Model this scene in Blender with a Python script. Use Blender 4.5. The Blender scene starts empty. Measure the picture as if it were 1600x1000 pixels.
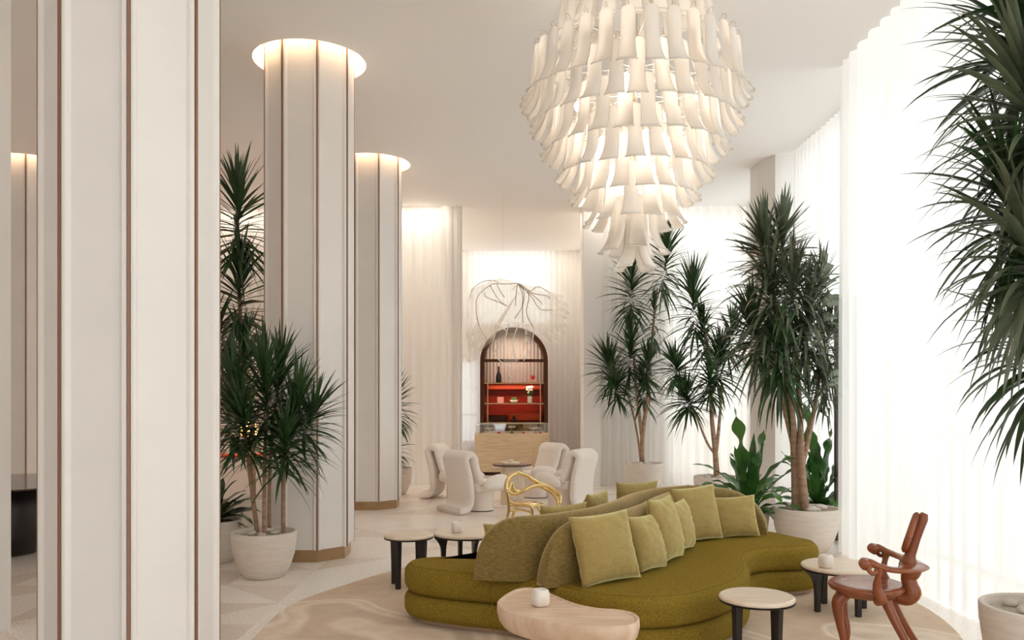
import bpy, bmesh, math, random
from mathutils import Vector, Matrix, noise
PI = math.pi
random.seed(7)
C = bpy.context.scene.collection
H = 1.65          # eye height
CH = 5.12         # ceiling height
F = 1300.0

# ------------------------------------------------------------------ camera, world, exposure
cam_d = bpy.data.cameras.new('camera'); cam = bpy.data.objects.new('camera', cam_d); C.objects.link(cam)
cam.location = (0, 0, H); cam.rotation_euler = (PI/2, 0, 0)
cam_d.sensor_width = 36; cam_d.lens = 36*F/1600; cam_d.shift_y = 119/1600; cam_d.clip_end = 200
bpy.context.scene.camera = cam
sc = bpy.context.scene
sc.cycles.diffuse_bounces = 10; sc.cycles.max_bounces = 16; sc.cycles.transmission_bounces = 12; sc.cycles.transparent_max_bounces = 24
sc.view_settings.view_transform = 'Standard'; sc.view_settings.look = 'None'
sc.view_settings.exposure = 1.30; sc.view_settings.gamma = 1; sc.view_settings.use_curve_mapping = False
w = bpy.data.worlds.new('sky'); sc.world = w; w.use_nodes = True
bg = w.node_tree.nodes['Background']; bg.inputs[0].default_value = (.97, .99, 1.0, 1); bg.inputs[1].default_value = .78

def area(name, loc, rot, sx, sy, power, col=(.97, .99, 1.0)):
    l = bpy.data.lights.new(name, 'AREA'); l.shape = 'RECTANGLE'; l.size = sx; l.size_y = sy; l.energy = power; l.color = col
    o = bpy.data.objects.new(name, l); C.objects.link(o); o.location = loc; o.rotation_euler = rot
    return o
# daylight outside the tall windows
area('daylight_right', (5.8, 7.0, 2.4), (0, math.radians(98), 0), 4.6, 4.6, 24)
area('daylight_near', (5.6, 1.4, 2.4), (0, math.radians(100), 0), 4.6, 6.0, 74)
area('daylight_right_far', (5.6, 10.4, 2.7), (0, PI/2, 0), 5.0, 2.8, 55)
area('daylight_end', (3.4, 17.5, 3.2), (-PI/2, 0, 0), 2.4, 4.4, 42)
area('daylight_alcove', (0, 21.2, 4.0), (-PI/2, 0, 0), 2.4, 1.8, 5)
area('ceiling_fill_rear', (-.5, -6.5, 1.1), (math.radians(128), 0, 0), 5, 2.0, 14, (1, 1, 1))  # unseen fill added behind the camera, aimed upward to lift the ceiling
# added unseen fill light beside the camera, tilted up to brighten the ceiling
area('ceiling_fill_side', (4.5, -.6, 1.3), (0, math.radians(132), 0), 2.2, 6.4, 8, (1, .98, .96))
# warm strips recessed at the head of the far curtains
for x_, y_, sx_, sy_, e_ in ((-5.0, 14.95, 7.4, .06, 22), (-1.55, 17.4, .06, 4.2, 16), (2.2, 14.95, 1.4, .06, 5), (1.2, 17.6, .06, 3.6, 10), (.1, 19.5, 2.6, .06, 4)):
    area('curtain_head_light', (x_, y_, CH-.012), (0, 0, 0), sx_, sy_, e_, (1, .88, .74))

# ------------------------------------------------------------------ materials
def nodes(name):
    m = bpy.data.materials.new(name); m.use_nodes = True
    nt = m.node_tree; return m, nt, nt.nodes['Principled BSDF']
def mat(name, col, rough=.6, metal=0, var=0.0, scale=8, bump=0.0, bscale=80, sheen=0, stretch=(1, 1, 1), detail=4, col2=None, emit=None, es=0, spec=.5, trans=0):
    m, nt, b = nodes(name)
    b.inputs['Base Color'].default_value = (*col, 1); b.inputs['Roughness'].default_value = rough; b.inputs['Metallic'].default_value = metal
    b.inputs['Specular IOR Level'].default_value = spec
    if sheen: b.inputs['Sheen Weight'].default_value = sheen; b.inputs['Sheen Roughness'].default_value = .45; b.inputs['Sheen Tint'].default_value = tuple(min(1, .25+c*2.6) for c in col)+(1,)
    if trans: b.inputs['Transmission Weight'].default_value = trans
    if emit: b.inputs['Emission Color'].default_value = (*emit, 1); b.inputs['Emission Strength'].default_value = es
    if var or bump or col2:
        tc = nt.nodes.new('ShaderNodeTexCoord'); mp = nt.nodes.new('ShaderNodeMapping'); mp.inputs['Scale'].default_value = stretch
        nt.links.new(tc.outputs['Object'], mp.inputs[0])
    if var or col2:
        n = nt.nodes.new('ShaderNodeTexNoise'); n.inputs['Scale'].default_value = scale; n.inputs['Detail'].default_value = detail
        nt.links.new(mp.outputs[0], n.inputs['Vector'])
        r = nt.nodes.new('ShaderNodeValToRGB'); r.color_ramp.elements[0].position = .35; r.color_ramp.elements[1].position = .65
        c2 = col2 or tuple(min(1, c*(1+var)) for c in col)
        c1 = col if col2 else tuple(c*(1-var) for c in col)
        r.color_ramp.elements[0].color = (*c1, 1); r.color_ramp.elements[1].color = (*c2, 1)
        nt.links.new(n.outputs[0], r.inputs[0]); nt.links.new(r.outputs[0], b.inputs['Base Color'])
    if bump:
        n2 = nt.nodes.new('ShaderNodeTexNoise'); n2.inputs['Scale'].default_value = bscale; n2.inputs['Detail'].default_value = 2
        nt.links.new(mp.outputs[0], n2.inputs['Vector'])
        bp = nt.nodes.new('ShaderNodeBump'); bp.inputs['Strength'].default_value = bump; bp.inputs['Distance'].default_value = .01
        nt.links.new(n2.outputs[0], bp.inputs['Height']); nt.links.new(bp.outputs[0], b.inputs['Normal'])
    return m

def sheer(name, col, transl=.5, transp=.25, diff=.25):
    m = bpy.data.materials.new(name); m.use_nodes = True; nt = m.node_tree; nt.nodes.clear()
    out = nt.nodes.new('ShaderNodeOutputMaterial')
    d = nt.nodes.new('ShaderNodeBsdfDiffuse'); t = nt.nodes.new('ShaderNodeBsdfTranslucent'); p = nt.nodes.new('ShaderNodeBsdfTransparent')
    d.inputs[0].default_value = (*col, 1); t.inputs[0].default_value = (*col, 1); p.inputs[0].default_value = (1, 1, 1, 1)
    m1 = nt.nodes.new('ShaderNodeMixShader'); m2 = nt.nodes.new('ShaderNodeMixShader')
    m1.inputs[0].default_value = transl/(transl+diff)
    nt.links.new(d.outputs[0], m1.inputs[1]); nt.links.new(t.outputs[0], m1.inputs[2])
    m2.inputs[0].default_value = transp
    nt.links.new(m1.outputs[0], m2.inputs[1]); nt.links.new(p.outputs[0], m2.inputs[2]); nt.links.new(m2.outputs[0], out.inputs[0])
    return m

def floor_mat(name):
    # large stone tiles: triangles of pale travertine and speckled pinkish terrazzo
    m, nt, b = nodes(name); N = nt.nodes; L = nt.links
    tc = N.new('ShaderNodeTexCoord'); sp = N.new('ShaderNodeSeparateXYZ'); L.new(tc.outputs['Object'], sp.inputs[0])
    def ma(op, a, c=None, v=None):
        n = N.new('ShaderNodeMath'); n.operation = op
        if isinstance(a, (int, float)): n.inputs[0].default_value = a
        else: L.new(a, n.inputs[0])
        if c is not None:
            if isinstance(c, (int, float)): n.inputs[1].default_value = c
            else: L.new(c, n.inputs[1])
        return n.outputs[0]
    T = .62
    fx = ma('FRACT', ma('ADD', ma('DIVIDE', sp.outputs[0], T), 100.0)); fy = ma('FRACT', ma('ADD', ma('DIVIDE', sp.outputs[1], T), 100.3))
    ix = ma('FLOOR', ma('ADD', ma('DIVIDE', sp.outputs[0], T), 100.0)); iy = ma('FLOOR', ma('ADD', ma('DIVIDE', sp.outputs[1], T), 100.3))
    par = ma('MODULO', ma('ADD', ix, iy), 2.0)
    d1 = ma('GREATER_THAN', fx, fy); d2 = ma('GREATER_THAN', ma('ADD', fx, fy), 1.0)
    tri = N.new('ShaderNodeMix'); tri.data_type = 'FLOAT'; L.new(par, tri.inputs[0]); L.new(d1, tri.inputs[2]); L.new(d2, tri.inputs[3])
    cmb = N.new('ShaderNodeCombineXYZ'); L.new(ix, cmb.inputs[0]); L.new(iy, cmb.inputs[1]); L.new(tri.outputs[0], cmb.inputs[2])
    wn = N.new('ShaderNodeTexWhiteNoise'); wn.noise_dimensions = '3D'; L.new(cmb.outputs[0], wn.inputs[0])
    rp = N.new('ShaderNodeValToRGB'); rp.color_ramp.interpolation = 'CONSTANT'
    cs = [(0, (.92, .88, .84)), (.3, (.96, .94, .91)), (.55, (.84, .76, .70)), (.75, (.94, .91, .87)), (.9, (.78, .70, .64))]
    rp.color_ramp.elements[0].color = (*cs[0][1], 1); rp.color_ramp.elements[1].position = cs[1][0]; rp.color_ramp.elements[1].color = (*cs[1][1], 1)
    for p_, c_ in cs[2:]:
        e = rp.color_ramp.elements.new(p_); e.color = (*c_, 1)
    L.new(wn.outputs['Value'], rp.inputs[0])
    n1 = N.new('ShaderNodeTexNoise'); n1.inputs['Scale'].default_value = 55; n1.inputs['Detail'].default_value = 3; L.new(tc.outputs['Object'], n1.inputs['Vector'])
    r2 = N.new('ShaderNodeValToRGB'); r2.color_ramp.elements[0].position = .38; r2.color_ramp.elements[1].position = .6
    r2.color_ramp.elements[0].color = (.82, .76, .7, 1); r2.color_ramp.elements[1].color = (1.08, 1.06, 1.04, 1); L.new(n1.outputs[0], r2.inputs[0])
    mx = N.new('ShaderNodeMix'); mx.data_type = 'RGBA'; mx.blend_type = 'MULTIPLY'; mx.inputs[0].default_value = 1
    L.new(rp.outputs[0], mx.inputs[6]); L.new(r2.outputs[0], mx.inputs[7])
    # soften contrast between tiles
    mx2 = N.new('ShaderNodeMix'); mx2.data_type = 'RGBA'; mx2.inputs[0].default_value = .22; mx2.inputs[7].default_value = (.93, .90, .86, 1)
    L.new(mx.outputs[2], mx2.inputs[6]); L.new(mx2.outputs[2], b.inputs['Base Color'])
    b.inputs['Roughness'].default_value = .25
    return m

def rug_mat(name):
    m, nt, b = nodes(name); N = nt.nodes; L = nt.links
    tc = N.new('ShaderNodeTexCoord')
    n0 = N.new('ShaderNodeTexNoise'); n0.inputs['Scale'].default_value = .55; n0.inputs['Detail'].default_value = 1.5; L.new(tc.outputs['Object'], n0.inputs['Vector'])
    mp = N.new('ShaderNodeMath'); mp.operation = 'MULTIPLY'; mp.inputs[1].default_value = 7; L.new(n0.outputs[0], mp.inputs[0])
    fr = N.new('ShaderNodeMath'); fr.operation = 'PINGPONG'; fr.inputs[1].default_value = 1; L.new(mp.outputs[0], fr.inputs[0])
    r = N.new('ShaderNodeValToRGB'); e = r.color_ramp.elements
    e[0].position = 0; e[0].color = (.64, .51, .38, 1); e[1].position = .48; e[1].color = (.68, .54, .41, 1)
    for p_, c_ in ((.55, (.84, .75, .65)), (.62, (.70, .57, .44)), (.80, (.78, .67, .55)), (.9, (.62, .50, .39))):
        k = e.new(p_); k.color = (*c_, 1)
    L.new(fr.outputs[0], r.inputs[0])
    n1 = N.new('ShaderNodeTexNoise'); n1.inputs['Scale'].default_value = 5; n1.inputs['Detail'].default_value = 6; n1.inputs['Roughness'].default_value = .7; L.new(tc.outputs['Object'], n1.inputs['Vector'])
    r1 = N.new('ShaderNodeValToRGB'); r1.color_ramp.elements[0].position = .3; r1.color_ramp.elements[1].position = .7
    r1.color_ramp.elements[0].color = (.9, .88, .86, 1); r1.color_ramp.elements[1].color = (1.1, 1.1, 1.1, 1); L.new(n1.outputs[0], r1.inputs[0])
    mx = N.new('ShaderNodeMix'); mx.data_type = 'RGBA'; mx.blend_type = 'MULTIPLY'; mx.inputs[0].default_value = 1
    L.new(r.outputs[0], mx.inputs[6]); L.new(r1.outputs[0], mx.inputs[7]); L.new(mx.outputs[2], b.inputs['Base Color'])
    b.inputs['Roughness'].default_value = .9
    n2 = N.new('ShaderNodeTexNoise'); n2.inputs['Scale'].default_value = 150; L.new(tc.outputs['Object'], n2.inputs['Vector'])
    bp = N.new('ShaderNodeBump'); bp.inputs['Strength'].default_value = .4; bp.inputs['Distance'].default_value = .005; L.new(n2.outputs[0], bp.inputs['Height']); L.new(bp.outputs[0], b.inputs['Normal'])
    return m

M = {
 'plaster': mat('ceiling plaster', (.93, .91, .895), .85),
 'wall': mat('wall plaster', (.87, .85, .83), .8),
 'panel': mat('column paint', (.82, .797, .775), .55, var=.02, scale=2),
 'copper': mat('copper edge', (.30, .16, .10), .5, .3),
 'bronze': mat('bronze base', (.42, .28, .15), .35, .6, var=.05),
 'cove': mat('cove strip', (1, .8, .6), .5, emit=(1, .70, .42), es=5.5),
 'floor': floor_mat('stone floor'), 'rug': rug_mat('rug pile'),
 'sheer': sheer('sheer curtain', (.92, .91, .895), .54, .12, .34),
 'sheer2': sheer('interior sheer', (.93, .915, .895), .30, .06, .64),
 'boucle_green': mat('olive boucle', (.275, .188, .028), .95, var=.26, scale=110, bump=1.0, bscale=150, spec=.08),
 'velvet': mat('olive velvet', (.215, .150, .046), .6, var=.22, scale=34, stretch=(1, 1, 3), bump=.08, bscale=60, sheen=1.0, detail=9, spec=.15),
 'cushion': mat('cushion velvet', (.37, .272, .090), .55, var=.10, scale=34, stretch=(1, 1, 3.5), bump=.10, bscale=50, sheen=1.0, detail=9, spec=.2),
 'piping': mat('olive piping', (.20, .140, .02), .9, spec=.05),
 'plinth': mat('wood plinth', (.50, .34, .22), .5),
 'boucle_white': mat('cream boucle', (.90, .83, .765), .95, var=.05, scale=60, bump=.7, bscale=120, sheen=.2),
 'lacquer_cream': mat('cream lacquer', (.86, .77, .70), .35),
 'travertine': mat('travertine', (.74, .60, .46), .35, scale=5, stretch=(1, 7, 1), col2=(.83, .72, .60), detail=5),
 'oak': mat('pale oak', (.66, .47, .33), .38, scale=4, stretch=(1.2, 9, 1), col2=(.78, .61, .47), detail=6),
 'black': mat('black wood', (.018, .012, .010), .4),
 'darkgloss': mat('dark tabletop', (.09, .06, .05), .12),
 'alabaster': mat('alabaster', (.88, .85, .81), .4, scale=12, col2=(.80, .73, .66), detail=5),
 'gold': mat('polished brass', (.78, .58, .27), .18, 1, bump=.15, bscale=12),
 'mahogany': mat('carved red wood', (.23, .062, .022), .25, scale=9, stretch=(1, 1, .25), col2=(.32, .098, .036), detail=5),
 'glass_opal': None,
 'wire': mat('brass wire', (.62, .52, .38), .3, .8),
 'rib': mat('tan rib', (.42, .33, .20), .7),
 'pot': mat('fibre stone pot', (.76, .69, .62), .85, var=.05, scale=6, stretch=(1, 1, 6), bump=.3, bscale=90),
 'gravel': mat('pale gravel', (.66, .60, .52), .95, scale=90, col2=(.42, .37, .30), bump=1, bscale=90),
 'pebble': mat('river pebble', (.62, .56, .50), .6, var=.12, scale=10),
 'trunk': mat('palm trunk', (.30, .18, .11), .8, scale=8, stretch=(1, 1, 3), col2=(.42, .28, .19), bump=.6, bscale=25),
 'leaf': mat('dark leaf', (.022, .052, .016), .36, scale=3, col2=(.042, .095, .028)),
 'leaf_grey': mat('grey green leaf', (.065, .088, .048), .33, scale=3, col2=(.135, .165, .098)),
 'leaf_dry': mat('dry leaf', (.42, .32, .22), .7),
 'leaf_fern': mat('fern leaf', (.030, .105, .018), .35, scale=1.6, col2=(.10, .25, .045)),
 'veneer': mat('pale counter veneer', (.60, .46, .29), .5, scale=3, stretch=(1.2, 1.2, 14), col2=(.72, .58, .40), detail=6),
 'darkwood': mat('walnut frame', (.075, .028, .015), .55, spec=.15),
 'red': mat('red lacquer', (.30, .018, .005), .35, scale=3, stretch=(1, 1, 10), col2=(.38, .03, .008), spec=.15),
 'orange': mat('orange upholstery', (.50, .055, .012), .7),
 'pinkcloth': mat('pale pink drape', (.86, .70, .61), .8),
 'pink': mat('pink paper', (.80, .38, .34), .7),
 'white': mat('white ceramic', (.85, .82, .78), .3),
 'redberry': mat('red glaze', (.65, .03, .02), .25),
 'pastry': mat('pastry', (.58, .30, .12), .7),
 'frame_dark': mat('dark window frame', (.06, .040, .034), .5),
 'frame_pale': mat('pale window frame', (.75, .72, .68), .5),
}
def clear_glass(name, a=.9):
    m = bpy.data.materials.new(name); m.use_nodes = True; nt = m.node_tree; nt.nodes.clear()
    out = nt.nodes.new('ShaderNodeOutputMaterial'); g = nt.nodes.new('ShaderNodeBsdfGlossy'); t = nt.nodes.new('ShaderNodeBsdfTransparent')
    g.inputs['Roughness'].default_value = .02; t.inputs[0].default_value = (.97, .98, .97, 1)
    mx = nt.nodes.new('ShaderNodeMixShader'); mx.inputs[0].default_value = a
    nt.links.new(g.outputs[0], mx.inputs[1]); nt.links.new(t.outputs[0], mx.inputs[2]); nt.links.new(mx.outputs[0], out.inputs[0])
    return m
M['glass'] = clear_glass('clear glass')
def opal():
    m, nt, b = nodes('opal glass'); N = nt.nodes; L = nt.links
    b.inputs['Base Color'].default_value = (.94, .91, .87, 1); b.inputs['Roughness'].default_value = .22
    t = N.new('ShaderNodeBsdfTranslucent'); t.inputs[0].default_value = (.98, .95, .91, 1)
    mx = N.new('ShaderNodeMixShader'); mx.inputs[0].default_value = .35
    out = nt.nodes['Material Output']; L.new(b.outputs[0], mx.inputs[1]); L.new(t.outputs[0], mx.inputs[2]); L.new(mx.outputs[0], out.inputs[0])
    return m
M['glass_opal'] = opal()
M['gauze'] = sheer('gauze skin', (.95, .90, .80), .5, .74, .4)

# ------------------------------------------------------------------ helpers
def link(name, bm, m, parent=None, smooth=False, loc=None):
    me = bpy.data.meshes.new(name); bm.normal_update(); bm.to_mesh(me); bm.free()
    o = bpy.data.objects.new(name, me); C.objects.link(o)
    if m: me.materials.append(M[m] if isinstance(m, str) else m)
    if smooth: me.shade_smooth()
    if parent: o.parent = parent
    if loc: o.location = loc
    return o
def tag(o, label=None, cat=None, group=None, kind=None):
    if label: o['label'] = label
    if cat: o['category'] = cat
    if group: o['group'] = group
    if kind: o['kind'] = kind
    return o
def thing(name, label, cat, loc=(0, 0, 0), rz=0, group=None):
    o = bpy.data.objects.new(name, None); C.objects.link(o); o.location = loc; o.rotation_euler = (0, 0, rz)
    o.empty_display_size = .1
    return tag(o, label, cat, group)
def kids(o): return [c for c in bpy.data.objects if c.parent == o]
def copy_tree(o, parent=None):
    c = o.copy(); C.objects.link(c)
    if parent: c.parent = parent
    for k in kids(o): copy_tree(k, c)
    return c
def box(bm, x0, x1, y0, y1, z0, z1, bev=0):
    r = bmesh.ops.create_cube(bm, size=1)
    vs = r['verts']
    for v in vs: v.co = Vector(((x0+x1)/2+v.co.x*(x1-x0), (y0+y1)/2+v.co.y*(y1-y0), (z0+z1)/2+v.co.z*(z1-z0)))
    if bev:
        es = list({e for v in vs for e in v.link_edges})
        bmesh.ops.bevel(bm, geom=es, offset=bev, segments=3, affect='EDGES', profile=.5)
    return bm
def B(*a, **k): return box(bmesh.new(), *a, **k)
def lathe(prof, n=48, bm=None, cx=0, cy=0, cap=True):
    bm = bm or bmesh.new(); rings = []
    for r, z in prof:
        rings.append([bm.verts.new((cx+r*math.cos(2*PI*i/n), cy+r*math.sin(2*PI*i/n), z)) for i in range(n)])
    for a, b in zip(rings, rings[1:]):
        for i in range(n): bm.faces.new((a[i], a[(i+1) % n], b[(i+1) % n], b[i]))
    if cap:
        bm.faces.new(rings[0][::-1]); bm.faces.new(rings[-1])
    return bm
def cr(pts, n=8, closed=False):
    P = [Vector(p) for p in pts]; out = []; m = len(P)
    rng = range(m) if closed else range(m-1)
    for i in rng:
        p0 = P[(i-1) % m] if closed or i > 0 else P[0]*2-P[1]
        p1 = P[i]; p2 = P[(i+1) % m]
        p3 = P[(i+2) % m] if closed or i+2 < m else P[-1]*2-P[-2]
        for k in range(n):
            t = k/n
            out.append(.5*((2*p1)+(-p0+p2)*t+(2*p0-5*p1+4*p2-p3)*t*t+(-p0+3*p1-3*p2+p3)*t**3))
    if not closed: out.append(P[-1])
    return out
def tube(pts, rad, bm=None, seg=10, n=6, flat=None, raw=False):
    """pts control points, rad list/number (interpolated), flat=(a,b) cross-section scale"""
    bm = bm or bmesh.new()
    if isinstance(rad, (int, float)): rad = [rad]*len(pts)
    if not isinstance(flat, list): flat = [flat or (1, 1)]*len(pts)
    path = [Vector(p) for p in pts] if raw else cr(pts, n)
    m = len(path); rings = []
    nprev = None
    for i, p in enumerate(path):
        t = (path[min(i+1, m-1)]-path[max(i-1, 0)])
        if t.length < 1e-9: t = Vector((0, 0, 1))
        t.normalize()
        if nprev is None:
            up = Vector((0, 0, 1)) if abs(t.z) < .9 else Vector((0, 1, 0))
            nv = (up-t*up.dot(t)).normalized()
        else:
            nv = (nprev-t*nprev.dot(t)).normalized()
        nprev = nv; bv = t.cross(nv)
        s = i/(m-1)*(len(rad)-1); k = min(int(s), len(rad)-2); u = s-k
        r = rad[k]*(1-u)+rad[k+1]*u; fa = flat[k][0]*(1-u)+flat[k+1][0]*u; fb = flat[k][1]*(1-u)+flat[k+1][1]*u
        rings.append([bm.verts.new(p+nv*(r*fa*math.cos(2*PI*j/seg))+bv*(r*fb*math.sin(2*PI*j/seg))) for j in range(seg)])
    for a, b in zip(rings, rings[1:]):
        for j in range(seg): bm.faces.new((a[j], a[(j+1) % seg], b[(j+1) % seg], b[j]))
    bm.faces.new(rings[0][::-1]); bm.faces.new(rings[-1])
    return bm
def offset_loop(pts, d):
    """inward offset of a CCW closed 2-D loop"""
    n = len(pts); out = []
    for i in range(n):
        t = (pts[(i+1) % n]-pts[i-1]).normalized(); nn = Vector((-t.y, t.x)); out.append(pts[i]+nn*d)
    return out
def ellipsoid(bm, c, r, u=16, v=10, rot=None):
    q = bmesh.ops.create_uvsphere(bm, u_segments=u, v_segments=v, radius=1)
    for vt in q['verts']:
        p = Vector((vt.co.x*r[0], vt.co.y*r[1], vt.co.z*r[2]))
        if rot: p = rot @ p
        vt.co = p+Vector(c)
    return bm
def slab(pts, levels, bm=None):
    """closed CCW plan loop, levels = [(inset, z)...] bottom to top, capped"""
    bm = bm or bmesh.new(); rings = []
    for d, z in levels:
        rings.append([bm.verts.new((p.x, p.y, z)) for p in offset_loop(pts, d)])
    n = len(pts)
    for a, b in zip(rings, rings[1:]):
        for i in range(n): bm.faces.new((a[i], a[(i+1) % n], b[(i+1) % n], b[i]))
    f1 = bm.faces.new(rings[0][::-1]); f2 = bm.faces.new(rings[-1])
    bmesh.ops.triangulate(bm, faces=[f1, f2])
    return bm
def at(px, py, Y): return Vector(((px-800)/F*Y, Y, H-(py-619)/F*Y))

# ------------------------------------------------------------------ the room
link('floor', B(-12.3, 4.6, -6.3, 22.4, -.2, 0), 'floor'); tag(bpy.data.objects['floor'], kind='structure')
COLS = [(-2.1, 4.6), (-2.1, 8.65), (-2.1, 12.44), (-7.2, 12.44)]
def ceiling():
    bm = bmesh.new(); es = []
    def loop(pts):
        vs = [bm.verts.new((x, y, CH)) for x, y in pts]
        for i in range(len(vs)): es.append(bm.edges.new((vs[i], vs[(i+1) % len(vs)])))
    loop([(-12.3, -6.3), (4.6, -6.3), (4.6, 22.4), (-12.3, 22.4)])
    for cx, cy in COLS: loop([(cx+.575*math.cos(2*PI*i/64), cy+.575*math.sin(2*PI*i/64)) for i in range(64)])
    bmesh.ops.triangle_fill(bm, edges=es, use_beauty=True)
    hold = [f for f in bm.faces if any((f.calc_center_median().xy-Vector(c)).length < .5 for c in COLS)]
    if hold: bmesh.ops.delete(bm, geom=hold, context='FACES')
    for cx, cy in COLS:
        n = 64; r = .575
        a = [bm.verts.new((cx+r*math.cos(2*PI*i/n), cy+r*math.sin(2*PI*i/n), CH)) for i in range(n)]
        b = [bm.verts.new((v.co.x, v.co.y, CH+.22)) for v in a]
        for i in range(n): bm.faces.new((a[i], a[(i+1) % n], b[(i+1) % n], b[i]))
        bm.faces.new(b)
    return bm
tag(link('ceiling', ceiling(), 'plaster'), kind='structure')
def wall(name, rects):
    bm = bmesh.new()
    for r in rects: box(bm, *r)
    return tag(link(name, bm, 'wall'), kind='structure')
T = CH+.001
wall('wall_left', [(-12.3, -12, -6.3, 22.4, 0, T)])
# right wall with two tall openings
wall('wall_right', [(4.3, 4.55, -6.3, -4.5, 0, T), (4.3, 4.55, 8.95, 9.15, 0, T), (4.3, 4.55, 11.8, 13.0, 0, T), (4.3, 4.55, 14.9, 22.4, 0, T),
                    (4.3, 4.55, -4.5, 8.95, 4.95, T), (4.3, 4.55, 9.15, 11.8, 4.95, T), (4.3, 4.55, 13.0, 14.9, 4.95, T),
                    (4.05, 4.3, 8.85, 9.05, 0, T)])
wall('wall_front', [(-12, -3, -6.3, -6.1, 0, T), (2, 4.3, -6.3, -6.1, 0, T), (-3, 2, -6.3, -6.1, 3.6, T)])
# far walls: either side of the alcove
wall('wall_back', [(-12, -2.4, 15.45, 15.65, 0, T), (1.62, 2.5, 15.45, 15.65, 0, T), (2.5, 2.9, 15.45, 15.65, 0, 5.0), (2.9, 4.3, 15.45, 15.65, 0, .15), (2.5, 4.3, 15.45, 15.65, 5.0, T),
                   (-2.6, -2.4, 15.65, 20.3, 0, T), (1.62, 1.9, 15.65, 20.3, 0, T),
                   (1.31, 1.62, 15.2, 15.9, 0, T),
                   # end of the alcove, with a tall and a low window opening
                   (-2.4, -1.62, 20.1, 20.3, 0, T), (-.82, -.70, 20.1, 20.3, 0, 2.5), (-1.62, -.98, 20.1, 20.3, 2.5, T), (-1.62, -.70, 20.1, 20.3, 0, .55),
                   (-.98, -.70, 20.1, 20.3, 2.5, 3.4), (-.98, .92, 20.1, 20.3, 5.08, T), (-.70, 1.62, 20.1, 20.3, 0, 3.4), (.92, 1.62, 20.1, 20.3, 3.4, T)])
def pilaster():
    pts = [Vector(p) for p in ((4.3, 12.75), (3.65, 12.75), (3.65, 12.35), (3.90-.24, 12.3), (3.78, 11.95), (4.3, 11.9))]
    bm = bmesh.new(); a = [bm.verts.new((p.x, p.y, 0)) for p in pts]; b = [bm.verts.new((p.x, p.y, T)) for p in pts]
    for i in range(len(pts)): bm.faces.new((a[i], b[i], b[(i+1) % len(pts)], a[(i+1) % len(pts)]))
    bmesh.ops.recalc_face_normals(bm, faces=bm.faces)
    return bm
tag(link('trim_1', pilaster(), 'panel'), kind='structure')
tag(link('wall_divider', B(-3.95, -3.565, 5.72, 5.92, 0, T), 'panel'), kind='structure')

def window(name, axis, c, a0, a1, z0, z1, nu, nv, m, w_=.05):
    """frame as own mesh; axis 'x' = plane at x=c running along y"""
    bm = bmesh.new(); g = bmesh.new()
    def bb(b_, u0, u1, v0, v1, t):
        if axis == 'x': box(b_, c-t, c+t, u0, u1, v0, v1)
        else: box(b_, u0, u1, c-t, c+t, v0, v1)
    for i in range(nu+1):
        u = a0+(a1-a0)*i/nu; bb(bm, u-w_/2, u+w_/2, z0, z1, .04)
    for j in range(nv+1):
        z = z0+(z1-z0)*j/nv; bb(bm, a0, a1, z-w_/2, z+w_/2, .035)
    o = tag(link(name, bm, m), kind='structure')
    bb(g, a0, a1, z0, z1, .003)
    link('pane', g, 'glass', o)
    return o
window('window_1', 'x', 4.42, -4.5, 8.95, .02, 4.95, 9, 4, 'frame_pale')
window('window_2', 'x', 4.36, 9.15, 11.8, .02, 4.95, 3, 4, 'frame_dark', .07)
window('window_3', 'x', 4.42, 13.0, 14.9, .02, 4.95, 2, 4, 'frame_pale')
window('window_4', 'y', 15.55, 2.9, 4.3, .15, 5.0, 2, 5, 'frame_pale')
window('window_5', 'y', 20.2, -.98, .92, 3.4, 5.08, 2, 3, 'frame_pale', .035)
window('window_6', 'y', 20.2, -1.62, -.82, .55, 2.5, 2, 3, 'frame_pale', .035)
# the dark door leaf showing between the curtains
def dark_leaf():
    bm = bmesh.new(); box(bm, 3.70, 3.74, 9.5, 9.56, 0, 2.78); box(bm, 3.74, 3.90, 9.52, 9.55, 0, 2.78); box(bm, 3.70, 3.95, 9.5, 9.56, 2.72, 2.80); box(bm, 3.90, 3.95, 9.5, 9.56, 0, 2.78)
    return bm
tag(link('door_1', dark_leaf(), 'frame_dark'), kind='structure')

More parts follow.
